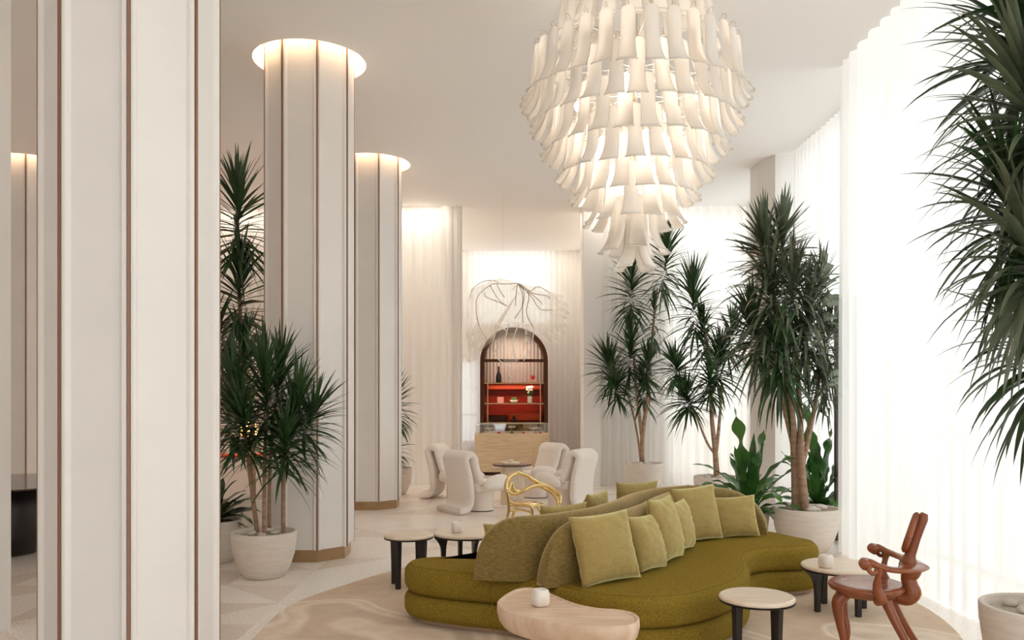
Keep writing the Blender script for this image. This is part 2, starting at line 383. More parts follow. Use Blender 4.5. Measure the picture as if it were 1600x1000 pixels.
# ------------------------------------------------------------------ columns
def octo(a):     # apothem -> 8 corners, front face parallel to the picture
    R = a/math.cos(PI/8); return [Vector((R*math.cos(PI/8+i*PI/4), R*math.sin(PI/8+i*PI/4))) for i in range(8)]
def column(x, y, label):
    t = thing('column', label, 'column', (x, y, 0), 0, 'octagonal panelled columns')
    a = .4225; P = octo(a); prof = []
    s = (P[1]-P[0]).length
    seq = [(0, -.012), (.010, -.012), (.011, 0), (.020, .006), (.032, .006), (.040, 0), (.046, -.012), (.052, -.016)]
    for i in range(8):
        p, q = P[i], P[(i+1) % 8]; d = (q-p).normalized(); n = Vector((d.y, -d.x))
        for (u, o) in seq: prof.append(p+d*u+n*o)
        for (u, o) in seq[:0:-1]: prof.append(p+d*(s-u)+n*o)
    bm = bmesh.new(); z0 = .124; z1 = CH+.219
    lo = [bm.verts.new((p.x, p.y, z0)) for p in prof]; hi = [bm.verts.new((p.x, p.y, z1)) for p in prof]
    for i in range(len(prof)): bm.faces.new((lo[i], lo[(i+1) % len(prof)], hi[(i+1) % len(prof)], hi[i]))
    bm.faces.new(lo[::-1]); bm.faces.new(hi)
    link('shaft', bm, 'panel', t)
    for i in range(8):
        c = bmesh.new(); p = P[i]*.992
        ang = math.atan2(p.y, p.x); box(c, -.008, .008, -.0065, .0065, z0, z1)
        bmesh.ops.rotate(c, verts=c.verts, cent=(0, 0, 0), matrix=Matrix.Rotation(ang, 3, 'Z')); bmesh.ops.translate(c, verts=c.verts, vec=(p.x, p.y, 0))
        link('corner_strip', c, 'copper', t)
    c = bmesh.new(); Q = octo(a-.03)
    lo = [c.verts.new((p.x, p.y, 0)) for p in Q]; hi = [c.verts.new((p.x, p.y, z0)) for p in Q]
    for i in range(8): c.faces.new((lo[i], lo[(i+1) % 8], hi[(i+1) % 8], hi[i]))
    c.faces.new(hi)
    link('base', c, 'bronze', t)
    # lit ring in the recess around the head
    r = bmesh.new(); R = .50; n = 64
    tube([(R*math.cos(2*PI*i/n), R*math.sin(2*PI*i/n), CH+.13) for i in range(n+1)], .012, r, seg=6, raw=True)
    link('light_ring', r, 'cove', t)
column(*COLS[0], 'white panelled column nearest the camera, widest in view')
column(*COLS[1], 'white panelled column with palm in round pot at its foot')
column(*COLS[2], 'third white panelled column in line, just before the pleated curtain')
column(*COLS[3], 'white panelled column far off behind the dark drum table')

# ------------------------------------------------------------------ curtains
def curtain(name, path, z0, z1, mname, label, group=None, wl=.16, amp=.045, seed=0, flare=None, rows=10):
    rnd = random.Random(seed); P = cr([(*p, 0) for p in path], 60); L = [0]
    for a, b in zip(P, P[1:]): L.append(L[-1]+(b-a).length)
    tot = L[-1]; n = max(8, int(tot/wl*10)); bm = bmesh.new(); grid = []
    # irregular fold phase
    ph = 0; cols = []
    k = 0
    for i in range(n+1):
        s = tot*i/n
        while k < len(L)-2 and L[k+1] < s: k += 1
        u = (s-L[k])/max(1e-9, L[k+1]-L[k]); p = P[k].lerp(P[k+1], min(1, u)); t = (P[k+1]-P[k]).normalized(); nn = Vector((-t.y, t.x, 0))
        f = noise.noise(Vector((s*1.3, seed*7.1, 0)))
        ph += 2*PI/wl*(tot/n)*(1+.45*f)
        a = amp*(.75+.5*noise.noise(Vector((s*2.1, seed*3.3, 5))))
        cols.append((p, nn, ph, a, s))
    for j in range(rows+1):
        v = j/rows; z = z0+(z1-z0)*v; row = []
        for (p, nn, ph_, a, s) in cols:
            drift = .5*noise.noise(Vector((s*1.7, v*1.4, seed+9)))
            d = a*(math.sin(ph_+drift)+.25*math.sin(2*ph_+1+drift*2))*(1-.25*v)
            q = p+nn*d
            if flare: q = flare(q, v, s/tot)
            row.append(bm.verts.new((q.x, q.y, z)))
        grid.append(row)
    for j in range(rows):
        for i in range(n): bm.faces.new((grid[j][i], grid[j][i+1], grid[j+1][i+1], grid[j+1][i]))
    o = link(name, bm, mname, smooth=True); tag(o, label, 'curtain', group)
    return o
curtain('sheer_curtain', [(3.35, -1.6), (3.38, 1), (3.42, 4.2), (3.44, 6), (3.42, 8.0), (3.46, 8.75)], .015, CH-.002, 'sheer', 'long white sheer curtain behind the carved red wood armchair', seed=1, wl=.21, amp=.05)
curtain('sheer_curtain', [(3.98, 9.0), (4.0, 10.4), (3.99, 11.8)], .015, CH-.002, 'sheer', 'white sheer curtain at the window between pilaster and longest sheer', seed=2, amp=.05)
curtain('sheer_curtain', [(1.66, 15.25), (2.6, 15.22), (4.28, 15.2)], .02, CH-.002, 'sheer', 'white sheer curtain along the far wall behind the tall potted palms', seed=3, wl=.17, amp=.05)
curtain('sheer_curtain', [(-2.35, 19.85), (0, 19.87), (1.6, 19.85)], .02, CH-.002, 'sheer', 'white pleated sheer behind the arched display cabinet', seed=4, wl=.13)
curtain('pleated_curtain', [(-11.9, 15.3), (-6, 15.28), (-1.30, 15.2), (-1.12, 15.22)], .02, CH-.002, 'sheer2', 'floor-length cream pleated curtain left of the alcove, behind white chairs', seed=5, wl=.17, amp=.05)
def fl(q, v, s):
    k = (1-v)**2.2
    return Vector((q.x+.33*k, q.y, 0))
curtain('short_curtain', [(-1.32, 15.35), (-1.33, 17.5), (-1.33, 19.7)], 2.45, CH-.002, 'sheer2', 'shorter cream curtain flaring outward at its hem beside the alcove', seed=6, wl=.2, amp=.04, flare=fl)
tag(link('light_strip', B(-1.31, -1.20, 15.22, 19.7, CH-.008, CH-.002), mat('pale strip', (1, .98, .85), .5, emit=(1, .96, .80), es=.75)), 'pale lit ceiling slot along the head of the short flaring curtain', 'light strip')
tag(link('light_strip', B(1.19, 1.30, 14.6, 15.2, CH-.008, CH-.002), bpy.data.materials['pale strip']), 'short pale lit ceiling slot at the corner beside the chandelier tip', 'light strip')

# ------------------------------------------------------------------ rug
rugp = [(-1.66, 5.0), (-1.76, 5.9), (-1.73, 6.6), (-1.45, 7.25), (-1.0, 8.0), (-.3, 8.6), (.8, 9.0), (2.0, 8.9), (2.75, 8.2), (3.15, 7.2), (3.2, 6.3), (2.95, 5.35), (2.4, 4.3), (1.5, 3.4), (0, 3.3), (-1.1, 4.0)]
loop = [p.xy for p in cr([(*p, 0) for p in rugp], 10, True)][::-1]
tag(link('area_rug', slab(loop, [(0, .001), (0, .006), (.006, .010)]), 'rug'), 'large beige swirl-patterned rug with curved edge under the green sofa', 'rug')

# ------------------------------------------------------------------ sofa
sofa = thing('serpentine_sofa', 'long serpentine olive green sofa with two curved backrests', 'sofa', (0, 0, 0))
out = [(-.80, 6.22), (-.74, 6.02), (-.60, 5.90), (-.36, 5.78), (-.10, 5.68), (.18, 5.50), (.45, 5.22), (.78, 5.08), (1.10, 5.16), (1.40, 5.42), (1.62, 5.75),
       (1.74, 6.08), (1.80, 6.38), (1.92, 6.62), (2.10, 6.75), (2.34, 6.80), (2.54, 6.92), (2.60, 7.14), (2.50, 7.36), (2.38, 7.62), (2.15, 7.95), (1.75, 8.2), (1.3, 8.2),
       (.90, 7.9), (.60, 7.4), (.38, 6.85), (.12, 6.52), (-.20, 6.42), (-.50, 6.44), (-.72, 6.38)]
OL = [p.xy for p in cr([(*p, 0) for p in out], 8, True)]
area_ = sum(OL[i].x*OL[(i+1) % len(OL)].y-OL[(i+1) % len(OL)].x*OL[i].y for i in range(len(OL)))
if area_ < 0: OL.reverse()
def cush(z0, z1, r):
    lv = []
    for k in range(7): a = PI/2*k/6; lv.append((r*(1-math.sin(a)), z0+r*(1-math.cos(a))))
    for k in range(7): a = PI/2*k/6; lv.append((r*(1-math.cos(a)), z1-r*(1-math.sin(a))))
    return lv
link('plinth', slab(OL, [(.085, .01), (.085, .045)]), 'plinth', sofa)
link('lower_cushion', slab(OL, cush(.04, .215, .06)), 'boucle_green', sofa, True)
uc = cush(.212, .42, .075); uc[-1] = (.075, .42); uc += [(.13, .424), (.16, .425)]
up = link('seat_cushion', slab(OL, uc), 'boucle_green', sofa, True)
pp = offset_loop(OL, .045); pp.append(pp[0])
link('piping', tube([(p.x, p.y, .4145) for p in pp], .0020, seg=6, raw=True), 'piping', up)
def backrest(path, q0, q1, th, zt, seam=True):
    """rounded upholstered strip; q0/q1 = length of the quarter-round ends"""
    P = cr([(*p, 0) for p in path], 14); L = [0]
    for a, b in zip(P, P[1:]): L.append(L[-1]+(b-a).length)
    tot = L[-1]; bm = bmesh.new(); rings = []; N = 120; zb = .405
    k = 0
    for i in range(N+1):
        # denser toward the ends
        u = i/N; s = tot*(u-.9*math.sin(2*PI*u)/(2*PI))
        if i == 0: s = 0
        k = 0
        while k < len(L)-2 and L[k+1] < s: k += 1
        w_ = (s-L[k])/max(1e-9, L[k+1]-L[k]); p = P[k].lerp(P[k+1], min(1, w_)); t = (P[k+1]-P[k]).normalized(); nn = Vector((-t.y, t.x, 0))
        h = 1
        if s < q0: h = min(h, max(0, 1-((q0-s)/q0)**2.8)**.42)
        if s > tot-q1: h = min(h, max(0, 1-((s-(tot-q1))/q1)**2.3)**.45)
        top = zb+.02+(zt-zb-.02)*h
        r = min(th/2, (top-zb)*.5); ring = []
        e = 1
        hw = th/2
        m_ = 10
        ring.append(p-nn*hw+Vector((0, 0, zb)))
        ring.append(p-nn*(hw*1.02)+Vector((0, 0, zb+(top-r-zb)*.5)))
        for j in range(m_+1):
            a = PI*j/m_; ring.append(p-nn*(hw*math.cos(a))+Vector((0, 0, top-r+r*math.sin(a))))
        ring.append(p+nn*(hw*1.02)+Vector((0, 0, zb+(top-r-zb)*.5)))
        ring.append(p+nn*hw+Vector((0, 0, zb)))
        rings.append([bm.verts.new(v) for v in ring])
    for a, b in zip(rings, rings[1:]):
        for j in range(len(a)-1): bm.faces.new((a[j], b[j], b[j+1], a[j+1]))
    bm.faces.new(rings[0]); bm.faces.new(rings[-1][::-1])
    bmesh.ops.recalc_face_normals(bm, faces=bm.faces)
    return bm
fp = [(.19, 5.44), (.32, 5.50), (.50, 5.64), (.74, 5.88), (.98, 6.28), (1.18, 6.76), (1.42, 7.18), (1.72, 7.42), (2.02, 7.50), (2.28, 7.42)]
rp_ = [(-.245, 5.70), (-.06, 5.66), (.14, 5.67), (.34, 5.80), (.58, 6.06), (.80, 6.46), (1.02, 6.95), (1.30, 7.36), (1.66, 7.60), (2.02, 7.66)]
link('front_backrest', backrest(fp, .42, .55, .13, .835), 'velvet', sofa, True)
link('rear_backrest', backrest(rp_, .40, .45, .14, .84), 'velvet', sofa, True)
link('seam', tube([(-.13, 5.688, .05), (-.155, 5.672, .12), (-.13, 5.688, .205), (-.155, 5.672, .30), (-.13, 5.69, .40), (-.10, 5.76, .425)], .003, seg=6), 'piping', sofa)

def pillow(label, x, y, yaw, w_, h_, lean, roll=0, z=.425, th=.085, seed=0, pinch=.07):
    n = 22; bm = bmesh.new(); sides = []
    for sgn in (1, -1):
        g = []
        for i in range(n+1):
            row = []
            for j in range(n+1):
                u = -1+2*i/n; v = -1+2*j/n
                X = u*(1-pinch*(1-v*v)); Zz = v*(1-pinch*(1-u*u))
                b = (max(0, 1-abs(u)**2.6)*max(0, 1-abs(v)**2.6))**.55
                edge = max(abs(u), abs(v))
                wr = noise.noise(Vector((u*2.5+seed, v*7, sgn)))*.010*b**.3*(.3+edge)+noise.noise(Vector((u*9, v*2.5+seed, sgn*2)))*.006*edge
                sag = .10*(1-v)*.5
                row.append(bm.verts.new((X*w_/2, sgn*(th*b*(1+sag)+wr*(1 if edge < 1 else 0)), (Zz+1)*h_/2)))
            g.append(row)
        sides.append(g)
        for i in range(n):
            for j in range(n):
                f = (g[i][j], g[i+1][j], g[i+1][j+1], g[i][j+1]); bm.faces.new(f if sgn < 0 else f[::-1])
    bmesh.ops.remove_doubles(bm, verts=bm.verts, dist=.0006)
    o = link('throw_pillow', bm, 'cushion', smooth=True)
    o.location = (x, y, z); o.rotation_mode = 'XYZ'
    o.matrix_world = Matrix.Translation((x, y, z)) @ Matrix.Rotation(yaw, 4, 'Z') @ Matrix.Rotation(-lean, 4, 'X') @ Matrix.Rotation(roll, 4, 'Y')
    tag(o, label, 'pillow', 'olive velvet pillows on the sofa')
    return o
D = math.radians
# local -Y is the front of a pillow; positive lean tips its top away (to +Y)
pillow('largest olive pillow, at the end of the front backrest nearest camera', .66, 5.46, D(32), .50, .465, D(17), D(-2), seed=1)
pillow('small olive pillow leaning against the largest pillow', 1.00, 5.86, D(52), .38, .40, D(20), D(3), seed=2)
pillow('olive pillow with dark side, third along the front backrest', 1.20, 6.20, D(58), .44, .48, D(14), D(0), seed=3)
pillow('slim pale olive pillow tucked behind the third pillow', 1.36, 6.58, D(56), .42, .40, D(12), D(0), seed=4)
pillow('large square olive pillow, second from the end by the fern', 1.60, 7.02, D(24), .46, .47, D(13), D(-3), seed=5)
pillow('olive pillow at the end of the backrest beside the fern pot', 1.95, 7.22, D(6), .43, .36, D(14), D(-3), seed=6)
# pillows on the far seat, backs of them peeping over the rear backrest
pillow('dark olive pillow tip showing behind the rounded end of rear backrest', -.02, 5.93, D(176), .36, .34, D(14), 0, seed=7)
pillow('olive pillow behind the rear backrest, below the brass chair', .37, 6.46, D(215), .46, .40, D(8), 0, seed=8)
pillow('dark-sided olive pillow behind the rear backrest, near the white chair', .66, 6.98, D(240), .40, .43, D(8), 0, seed=9)
pillow('olive pillow farthest back, behind the sofa beneath the palm pot', 1.14, 7.74, D(205), .46, .44, D(6), 0, seed=10)

# ------------------------------------------------------------------ tables
def sleg(x, y, z1, w0, w1, rad, flare=.0):
    """flat black leg set radially, wider at the top"""
    bm = bmesh.new(); a = rad; n = 12; th = .018
    for i in range(n+1):
        v = i/n; z = z1*v
        wi = w0/2+(w1-w0)/2*v**2; ex = flare*max(0, (v-.6)/.4)**2.2
        for s in (-1, 1): pass
        c = Vector((math.cos(a), math.sin(a))); t = Vector((-c.y, c.x))
        q = Vector((x, y))
        ring = []
        for (sr, st) in ((-1, -1), (1, -1), (1, 1), (-1, 1)):
            o = wi+(ex if sr > 0 else ex*.25)
            p = q+c*(sr*o)+t*(st*th); ring.append(bm.verts.new((p.x, p.y, z)))
        if i:
            for j in range(4): bm.faces.new((prev[j], prev[(j+1) % 4], ring[(j+1) % 4], ring[j]))
        else: bm.faces.new(ring[::-1])
        prev = ring
    bm.faces.new(prev)
    return bm
def side_table(label, x, y, r, h, rot, flare=.0, legr=.72, zb=.0, group='stone-topped side tables with black legs'):
    t = thing('side_table', label, 'side table', (x, y, zb), 0, group)
    hh = h-zb
    link('tabletop', lathe([(r-.022, hh-.030), (r-.004, hh-.026), (r, hh-.016), (r-.004, hh-.006), (r-.014, hh)], 64), 'travertine', t, False)
    link('apron', lathe([(r-.012, hh-.040), (r, hh-.037), (r+.002, hh-.032), (r-.01, hh-.0302)], 64), 'black', t)
    for k in range(4):
        a = rot+k*PI/2
        link('leg', sleg(r*legr*math.cos(a), r*legr*math.sin(a), hh-.038, .034, .060, a, flare), 'black', t)
    return t
side_table('small round stone side table standing left of the sofa end', -.895, 7.2, .212, .46, D(62), zb=.011)
side_table('wide low stone table behind the sofa end, holding an alabaster cup', -.42, 7.78, .31, .385, D(20), .06, .74, .011)
side_table('small round stone side table before the sofa, with nothing on it', 1.465, 4.98, .222, .46, D(30), zb=.011)
side_table('round stone table between carved chair and sofa, holding an alabaster cup', 2.52, 6.38, .292, .36, D(15), .07, .70, .011)
# carved crescent tray table
tt = thing('crescent_table', 'pale oak crescent-shaped tray table in front of the sofa', 'coffee table', (0, 0, 0))
tp = [(-.085, 4.88), (-.06, 4.70), (.03, 4.56), (.17, 4.44), (.33, 4.36), (.50, 4.33), (.62, 4.36), (.685, 4.46), (.68, 4.60), (.60, 4.68), (.48, 4.72), (.37, 4.82), (.27, 5.00), (.19, 5.16), (.10, 5.22), (0, 5.14)]
TL = [p.xy for p in cr([(*p, 0) for p in tp], 8, True)]
area_ = sum(TL[i].x*TL[(i+1) % len(TL)].y-TL[(i+1) % len(TL)].x*TL[i].y for i in range(len(TL)))
if area_ < 0: TL.reverse()
link('tray_top', slab(TL, [(.10, .305), (.065, .31), (.035, .325), (.012, .36), (0, .41), (.002, .447), (.008, .452), (.016, .450), (.022, .442), (.03, .440)]), 'oak', tt, True)
link('pedestal', lathe([(.15, .011), (.15, .02), (.10, .1), (.09, .25), (.11, .31)], 40, cx=.20, cy=4.80), 'oak', tt, True)
def cup(label, x, y, z, s=1.0):
    bm = bmesh.new()
    n = 28; rings = []
    prof = [(.030, 0), (.040, .004), (.0455, .020), (.047, .048), (.0455, .076), (.040, .090), (.034, .094), (.026, .094), (.024, .086)]
    for r, zz in prof:
        ring = []
        for i in range(n):
            a = 2*PI*i/n; k = (abs(math.cos(a))**3.2+abs(math.sin(a))**3.2)**(-1/3.2)
            ring.append(bm.verts.new((r*k*math.cos(a+.4)*s, r*k*math.sin(a+.4)*s, zz*s)))
        rings.append(ring)
    for a, b in zip(rings, rings[1:]):
        for i in range(n): bm.faces.new((a[i], a[(i+1) % n], b[(i+1) % n], b[i]))
    bm.faces.new(rings[0][::-1]); bm.faces.new(rings[-1])
    o = link('candle_holder', bm, 'alabaster', smooth=True, loc=(x, y, z)); tag(o, label, 'candle holder', 'alabaster candle holders')
cup('white alabaster candle holder on the oak crescent table', .165, 4.80, .4405, 1.03)
cup('white alabaster candle holder on the low table behind the sofa end', -.51, 7.72, .3855, 1.05)
cup('white alabaster candle holder on the round table by the carved chair', 2.36, 6.26, .3605, 1.05)

# ------------------------------------------------------------------ carved armchair
def carved_chair():
    t = thing('carved_armchair', 'carved red wood armchair with scrolled arms beside the sheer curtain', 'armchair', (2.22, 5.18, .015), D(152))
    # seat: rounded, slightly dished, with a stepped skirt
    n = 56; bm = bmesh.new(); rings = []
    def shape(a): return .232*(1+.05*math.cos(a)-.06*math.cos(2*a)*.5)
    for (k, z) in ((.60, .395), (.80, .405), (.86, .425), (.97, .437), (1.0, .452), (.99, .466), (.95, .474), (.7, .470), (.35, .464)):
        rings.append([bm.verts.new((shape(2*PI*i/n)*k*math.cos(2*PI*i/n), 1.02*shape(2*PI*i/n)*k*math.sin(2*PI*i/n), z)) for i in range(n)])
    for a, b in zip(rings, rings[1:]):
        for i in range(n): bm.faces.new((a[i], a[(i+1) % n], b[(i+1) % n], b[i]))
    bm.faces.new(rings[0][::-1]); bm.faces.new(rings[-1])
    link('seat', bm, 'mahogany', t, True)
    for s in (1, -1):
        link('leg', tube([(.12, .10*s, .425), (.165, .13*s, .36), (.155, .128*s, .24), (.135, .115*s, .12), (.155, .125*s, .03), (.165, .13*s, 0)], [.045, .036, .025, .019, .020, .026], seg=12), 'mahogany', t, True)
        link('leg', tube([(-.10, .09*s, .42), (-.13, .11*s, .34), (-.20, .13*s, .20), (-.27, .15*s, .08), (-.31, .165*s, 0)], [.040, .030, .024, .020, .023], seg=12), 'mahogany', t, True)
        arm = tube([(-.005, .275*s, .63), (-.03, .28*s, .65), (-.08, .275*s, .632), (-.14, .25*s, .615), (-.20, .195*s, .606), (-.24, .11*s, .603), (-.255, 0, .603)],
                   [.022, .024, .020, .022, .026, .034, .044], seg=14, flat=[(1, 1), (1, 1.0), (1, 1.2), (.8, 1.5), (.62, 1.9), (.5, 2.1), (.45, 2.0)])
        a_ = link('armrest', arm, 'mahogany', t, True)
        # scroll at the hand
        sc_ = tube([(-.02, (.275-.036)*s, .638), (.0, .275*s, .645), (-.01, (.275+.040)*s, .638)], [.030, .033, .031], seg=14)
        link('scroll', sc_, 'mahogany', a_, True)
        link('scroll', tube([(-.04, .28*s, .645), (-.025, .302*s, .617), (-.045, .308*s, .595), (-.068, .302*s, .601), (-.06, .295*s, .619)], [.018, .015, .013, .011, .009], seg=10), 'mahogany', a_, True)
        link('arm_support', tube([(-.085, .272*s, .625), (-.075, .265*s, .57), (-.065, .245*s, .50), (-.085, .222*s, .43), (-.06, .20*s, .40)], [.024, .017, .024, .037, .022], seg=12), 'mahogany', t, True)
    link('rear_post', tube([(-.245, 0, .600), (-.240, 0, .565), (-.225, 0, .525), (-.235, 0, .48), (-.245, 0, .44), (-.215, 0, .405), (-.15, 0, .408), (-.10, 0, .42)], [.050, .044, .035, .036, .042, .040, .034, .028], seg=12, flat=(1, 1.25)), 'mahogany', t, True)
    link('spine', tube([(-.225, 0, .62), (-.235, 0, .67), (-.265, 0, .78), (-.30, 0, .89), (-.315, 0, .925)], [.045, .026, .025, .027, .016], seg=12, flat=(1, 1.2)), 'mahogany', t, True)
    # heart-shaped back panel, thick and rounded
    bm = bmesh.new(); n = 60; c = Vector((0, 0))
    hp = []
    for i in range(n):
        a = 2*PI*i/n
        hx = .105*math.sin(a)*(1-.12*math.cos(a)); hz = .125*math.cos(a)+(.022*math.cos(2*a) if math.cos(a) > 0 else 0)-(.035*math.exp(-(math.sin(a)/.18)**2) if math.cos(a) > 0 else 0)
        hp.append((hx, hz))
    rings = []
    for k, dx in ((.0, .016), (.5, .020), (.85, .018), (.97, .008), (1, -.002), (.96, -.014), (.8, -.02), (.0, -.02)):
        if k == 0: rings.append([bm.verts.new((dx, 0, 0))]); continue
        rings.append([bm.verts.new((dx+.010*abs(y_)/.1*0, y_*k, z_*k)) for y_, z_ in hp])
    for a, b in zip(rings, rings[1:]):
        if len(a) == 1:
            for i in range(n): bm.faces.new((a[0], b[(i+1) % n], b[i]))
        elif len(b) == 1:
            for i in range(n): bm.faces.new((b[0], a[i], a[(i+1) % n]))
        else:
            for i in range(n): bm.faces.new((a[i], a[(i+1) % n], b[(i+1) % n], b[i]))
    bmesh.ops.recalc_face_normals(bm, faces=bm.faces)
    bmesh.ops.rotate(bm, verts=bm.verts, cent=(0, 0, 0), matrix=Matrix.Rotation(D(-17), 3, 'Y'))
    bmesh.ops.translate(bm, verts=bm.verts, vec=(-.232, 0, .80))
    link('back_panel', bm, 'mahogany', t, True)
carved_chair()

# ------------------------------------------------------------------ brass armchair behind the sofa
def brass_chair():
    Y = 9.5; t = thing('brass_armchair', 'polished brass armchair of looping cast tubes behind the sofa', 'armchair', (.27, 9.5, 0))
    def p(cx, cy, d): v = at(640+cx/4.547, 600+cy/4.547, Y); return (v.x-.27, d, v.z)
    k = dict(seg=12)
    link('leg', tube([(-.325, -.22, 0), (-.325, -.22, .25), p(705, 880, -.22), p(700, 800, -.22), p(690, 740, -.22)], [.020, .018, .018, .022, .024], **k), 'gold', t, True)
    link('back_loop', tube([p(690, 745, -.22), p(690, 690, -.2), p(718, 645, -.16), p(770, 628, -.1), p(830, 652, 0), p(905, 700, .08), p(975, 728, .12), p(1035, 762, .1), p(1070, 800, .02), p(1062, 848, -.06)],
         [.026, .024, .024, .026, .024, .026, .024, .022, .022, .016], **k), 'gold', t, True)
    link('inner_loop', tube([p(702, 760, -.19), p(722, 690, -.15), p(728, 730, -.13), p(765, 762, -.08), p(825, 745, 0), p(890, 728, .05), p(950, 742, .09), p(1010, 775, .06), p(1045, 815, -.02), p(1050, 860, -.08)],
         [.018, .020, .024, .026, .024, .022, .020, .020, .020, .014], **k), 'gold', t, True)
    link('arm_strut', tube([p(700, 745, -.2), p(740, 772, -.15), p(800, 762, -.06), p(850, 735, 0), p(920, 722, .06), p(1000, 745, .1), p(1050, 790, .02)], [.016, .018, .02, .018, .018, .016, .012], **k), 'gold', t, True)
    link('seat_rail', tube([p(705, 812, -.22), p(745, 832, -.22), p(820, 835, -.22), p(862, 860, -.22), p(872, 920, -.22), (.02, -.22, .15), (.03, -.22, 0)], [.016, .018, .020, .022, .022, .018, .018], **k), 'gold', t, True)
    link('seat_rail', tube([p(715, 885, -.2), p(780, 880, -.16), p(850, 892, -.2)], .013, **k), 'gold', t, True)
    link('seat', lathe([(.20, .405), (.22, .412), (.225, .42), (.21, .432), (.1, .436)], 36, cx=-.12, cy=.02), 'gold', t, True)
    link('leg', tube([(.24, -.10, 0), (.22, -.08, .3), p(1062, 850, -.06)], [.018, .018, .016], **k), 'gold', t, True)
    link('leg', tube([(-.28, .2, 0), (-.26, .17, .25), (-.2, .14, .41)], .017, **k), 'gold', t, True)
    link('leg', tube([(.12, .22, 0), (.08, .18, .25), (.0, .14, .41)], .017, **k), 'gold', t, True)
brass_chair()

# ------------------------------------------------------------------ white lounge chairs and their table
def white_chair(label, x, y, rz):
    t = thing('lounge_chair', label, 'chair', (x, y, 0), rz, 'cream upholstered lounge chairs around the small table')
    path = cr([(-.50, 0, .055), (-.43, 0, .055), (-.345, 0, .075), (-.295, 0, .16), (-.29, 0, .30), (-.315, 0, .52), (-.375, 0, .73), (-.365, 0, .79), (-.295, 0, .83), (-.225, 0, .78), (-.205, 0, .69), (-.15, 0, .52), (-.10, 0, .40)], 6)
    bm = bmesh.new(); rings = []; m = len(path); hw = .285; th = .054
    for i, p in enumerate(path):
        tg = (path[min(i+1, m-1)]-path[max(i-1, 0)]).normalized(); nv = Vector((-tg.z, 0, tg.x))
        wd = hw*(1+.06*(1-abs(i/(m-1)-.0)))
        ring = []
        for j in range(20):
            a = 2*PI*j/20; cx, cz = math.cos(a), math.sin(a)
            # rounded rectangle section
            yy = math.copysign(abs(cx)**.28, cx)*(wd) if abs(cx) > 1e-6 else 0
            zz = math.copysign(abs(cz)**.7, cz)*th
            ring.append(bm.verts.new(p+Vector((0, yy, 0))+nv*zz))
        rings.append(ring)
    for a, b in zip(rings, rings[1:]):
        for j in range(20): bm.faces.new((a[j], a[(j+1) % 20], b[(j+1) % 20], b[j]))
    bm.faces.new(rings[0][::-1]); bm.faces.new(rings[-1]); bmesh.ops.recalc_face_normals(bm, faces=bm.faces)
    link('backrest', bm, 'boucle_white', t, True)
    link('seat', B(-.20, .34, -.25, .25, .285, .43, bev=.055), 'boucle_white', t, True)
    link('base', lathe([(.185, .012), (.19, .016), (.19, .29), (.18, .295)], 40, cx=.06), 'lacquer_cream', t)
    link('foot_ring', lathe([(.18, .0), (.18, .012)], 40, cx=.06), 'black', t)
    for s in (1, -1):
        bm = bmesh.new(); ellipsoid(bm, (.10, .325*s, .42), (.25, .095, .115), 24, 14, Matrix.Rotation(D(-9), 3, 'Y') @ Matrix.Rotation(D(-10*s), 3, 'Z'))
        for v in bm.verts:
            v.co.z = max(v.co.z, .335) if v.co.x < .2 else v.co.z
        link('armrest', bm, 'boucle_white', t, True)
    return t
white_chair('cream upholstered chair showing its full back and floor lip, beside the third column', -.50, 12.0, D(38))
white_chair('cream upholstered chair directly behind the brass armchair, back toward camera', .78, 12.35, D(146))
white_chair('cream upholstered chair half hidden, next to the pleated curtain', -.93, 13.5, D(-14))
white_chair('cream upholstered chair beside the counter, facing the camera side', .44, 13.62, D(212))
ct = thing('drum_table', 'small round dark-topped table on pale drum base among cream chairs', 'table', (0, 12.75, 0))
link('base', lathe([(.17, 0), (.175, .01), (.175, .58), (.17, .585)], 40), 'travertine', ct)
link('tabletop', lathe([(.28, .585), (.30, .59), (.305, .60), (.30, .608), (.29, .61)], 48), 'darkgloss', ct)
link('rim', lathe([(.292, .6105), (.295, .614), (.25, .616)], 48), 'copper', ct)
bx = thing('lidded_box', 'round pale lidded box on the drum table', 'box', (-.02, 12.7, .6165))
link('body', lathe([(.13, 0), (.14, .004), (.14, .025), (.13, .03)], 40), 'travertine', bx)
link('lid_knob', lathe([(.03, .03), (.045, .036), (.045, .055), (.035, .062)], 30), 'travertine', bx)

# ------------------------------------------------------------------ counter, display, arched cabinet
def counter():
    t = thing('service_counter', 'curved pale wood service counter below the arched cabinet', 'counter', (0, 0, 0))
    pts = []
    x0, x1, y0, y1, r = -.79, .79, 17.3, 18.0, .22
    for (cx, cy, a0) in ((x1-r, y0+r, -90), (x1-.03, y1-.03, 0), (x0+.03, y1-.03, 90), (x0+r, y0+r, 180)):
        rr = r if cy < 17.7 else .03
        for k in range(9): a = D(a0+90*k/8); pts.append(Vector((cx+rr*math.cos(a), cy+rr*math.sin(a))))
    link('body', slab(pts, [(0, .07), (0, .855), (.01, .86)]), 'veneer', t)
    link('kick', slab(pts, [(.05, 0), (.05, .07)]), 'darkwood', t)
    link('counter_seam', B(.44, .444, 17.295, 17.3, .08, .85), 'plinth', t)
    return t
counter()
gc = thing('display_case', 'clear glass display case on the counter top', 'display case', (0, 17.6, .861))
def pane(x0, x1, y0, y1, z0, z1): link('glass_panel', B(x0, x1, y0, y1, z0, z1), 'glass', gc)
pane(-.75, .75, -.22, -.214, 0, .21); pane(-.75, .75, .214, .22, 0, .21); pane(-.75, -.744, -.214, .214, 0, .21); pane(.744, .75, -.214, .214, 0, .21); pane(-.75, .75, -.22, .22, .21, .216)
fr = bmesh.new()
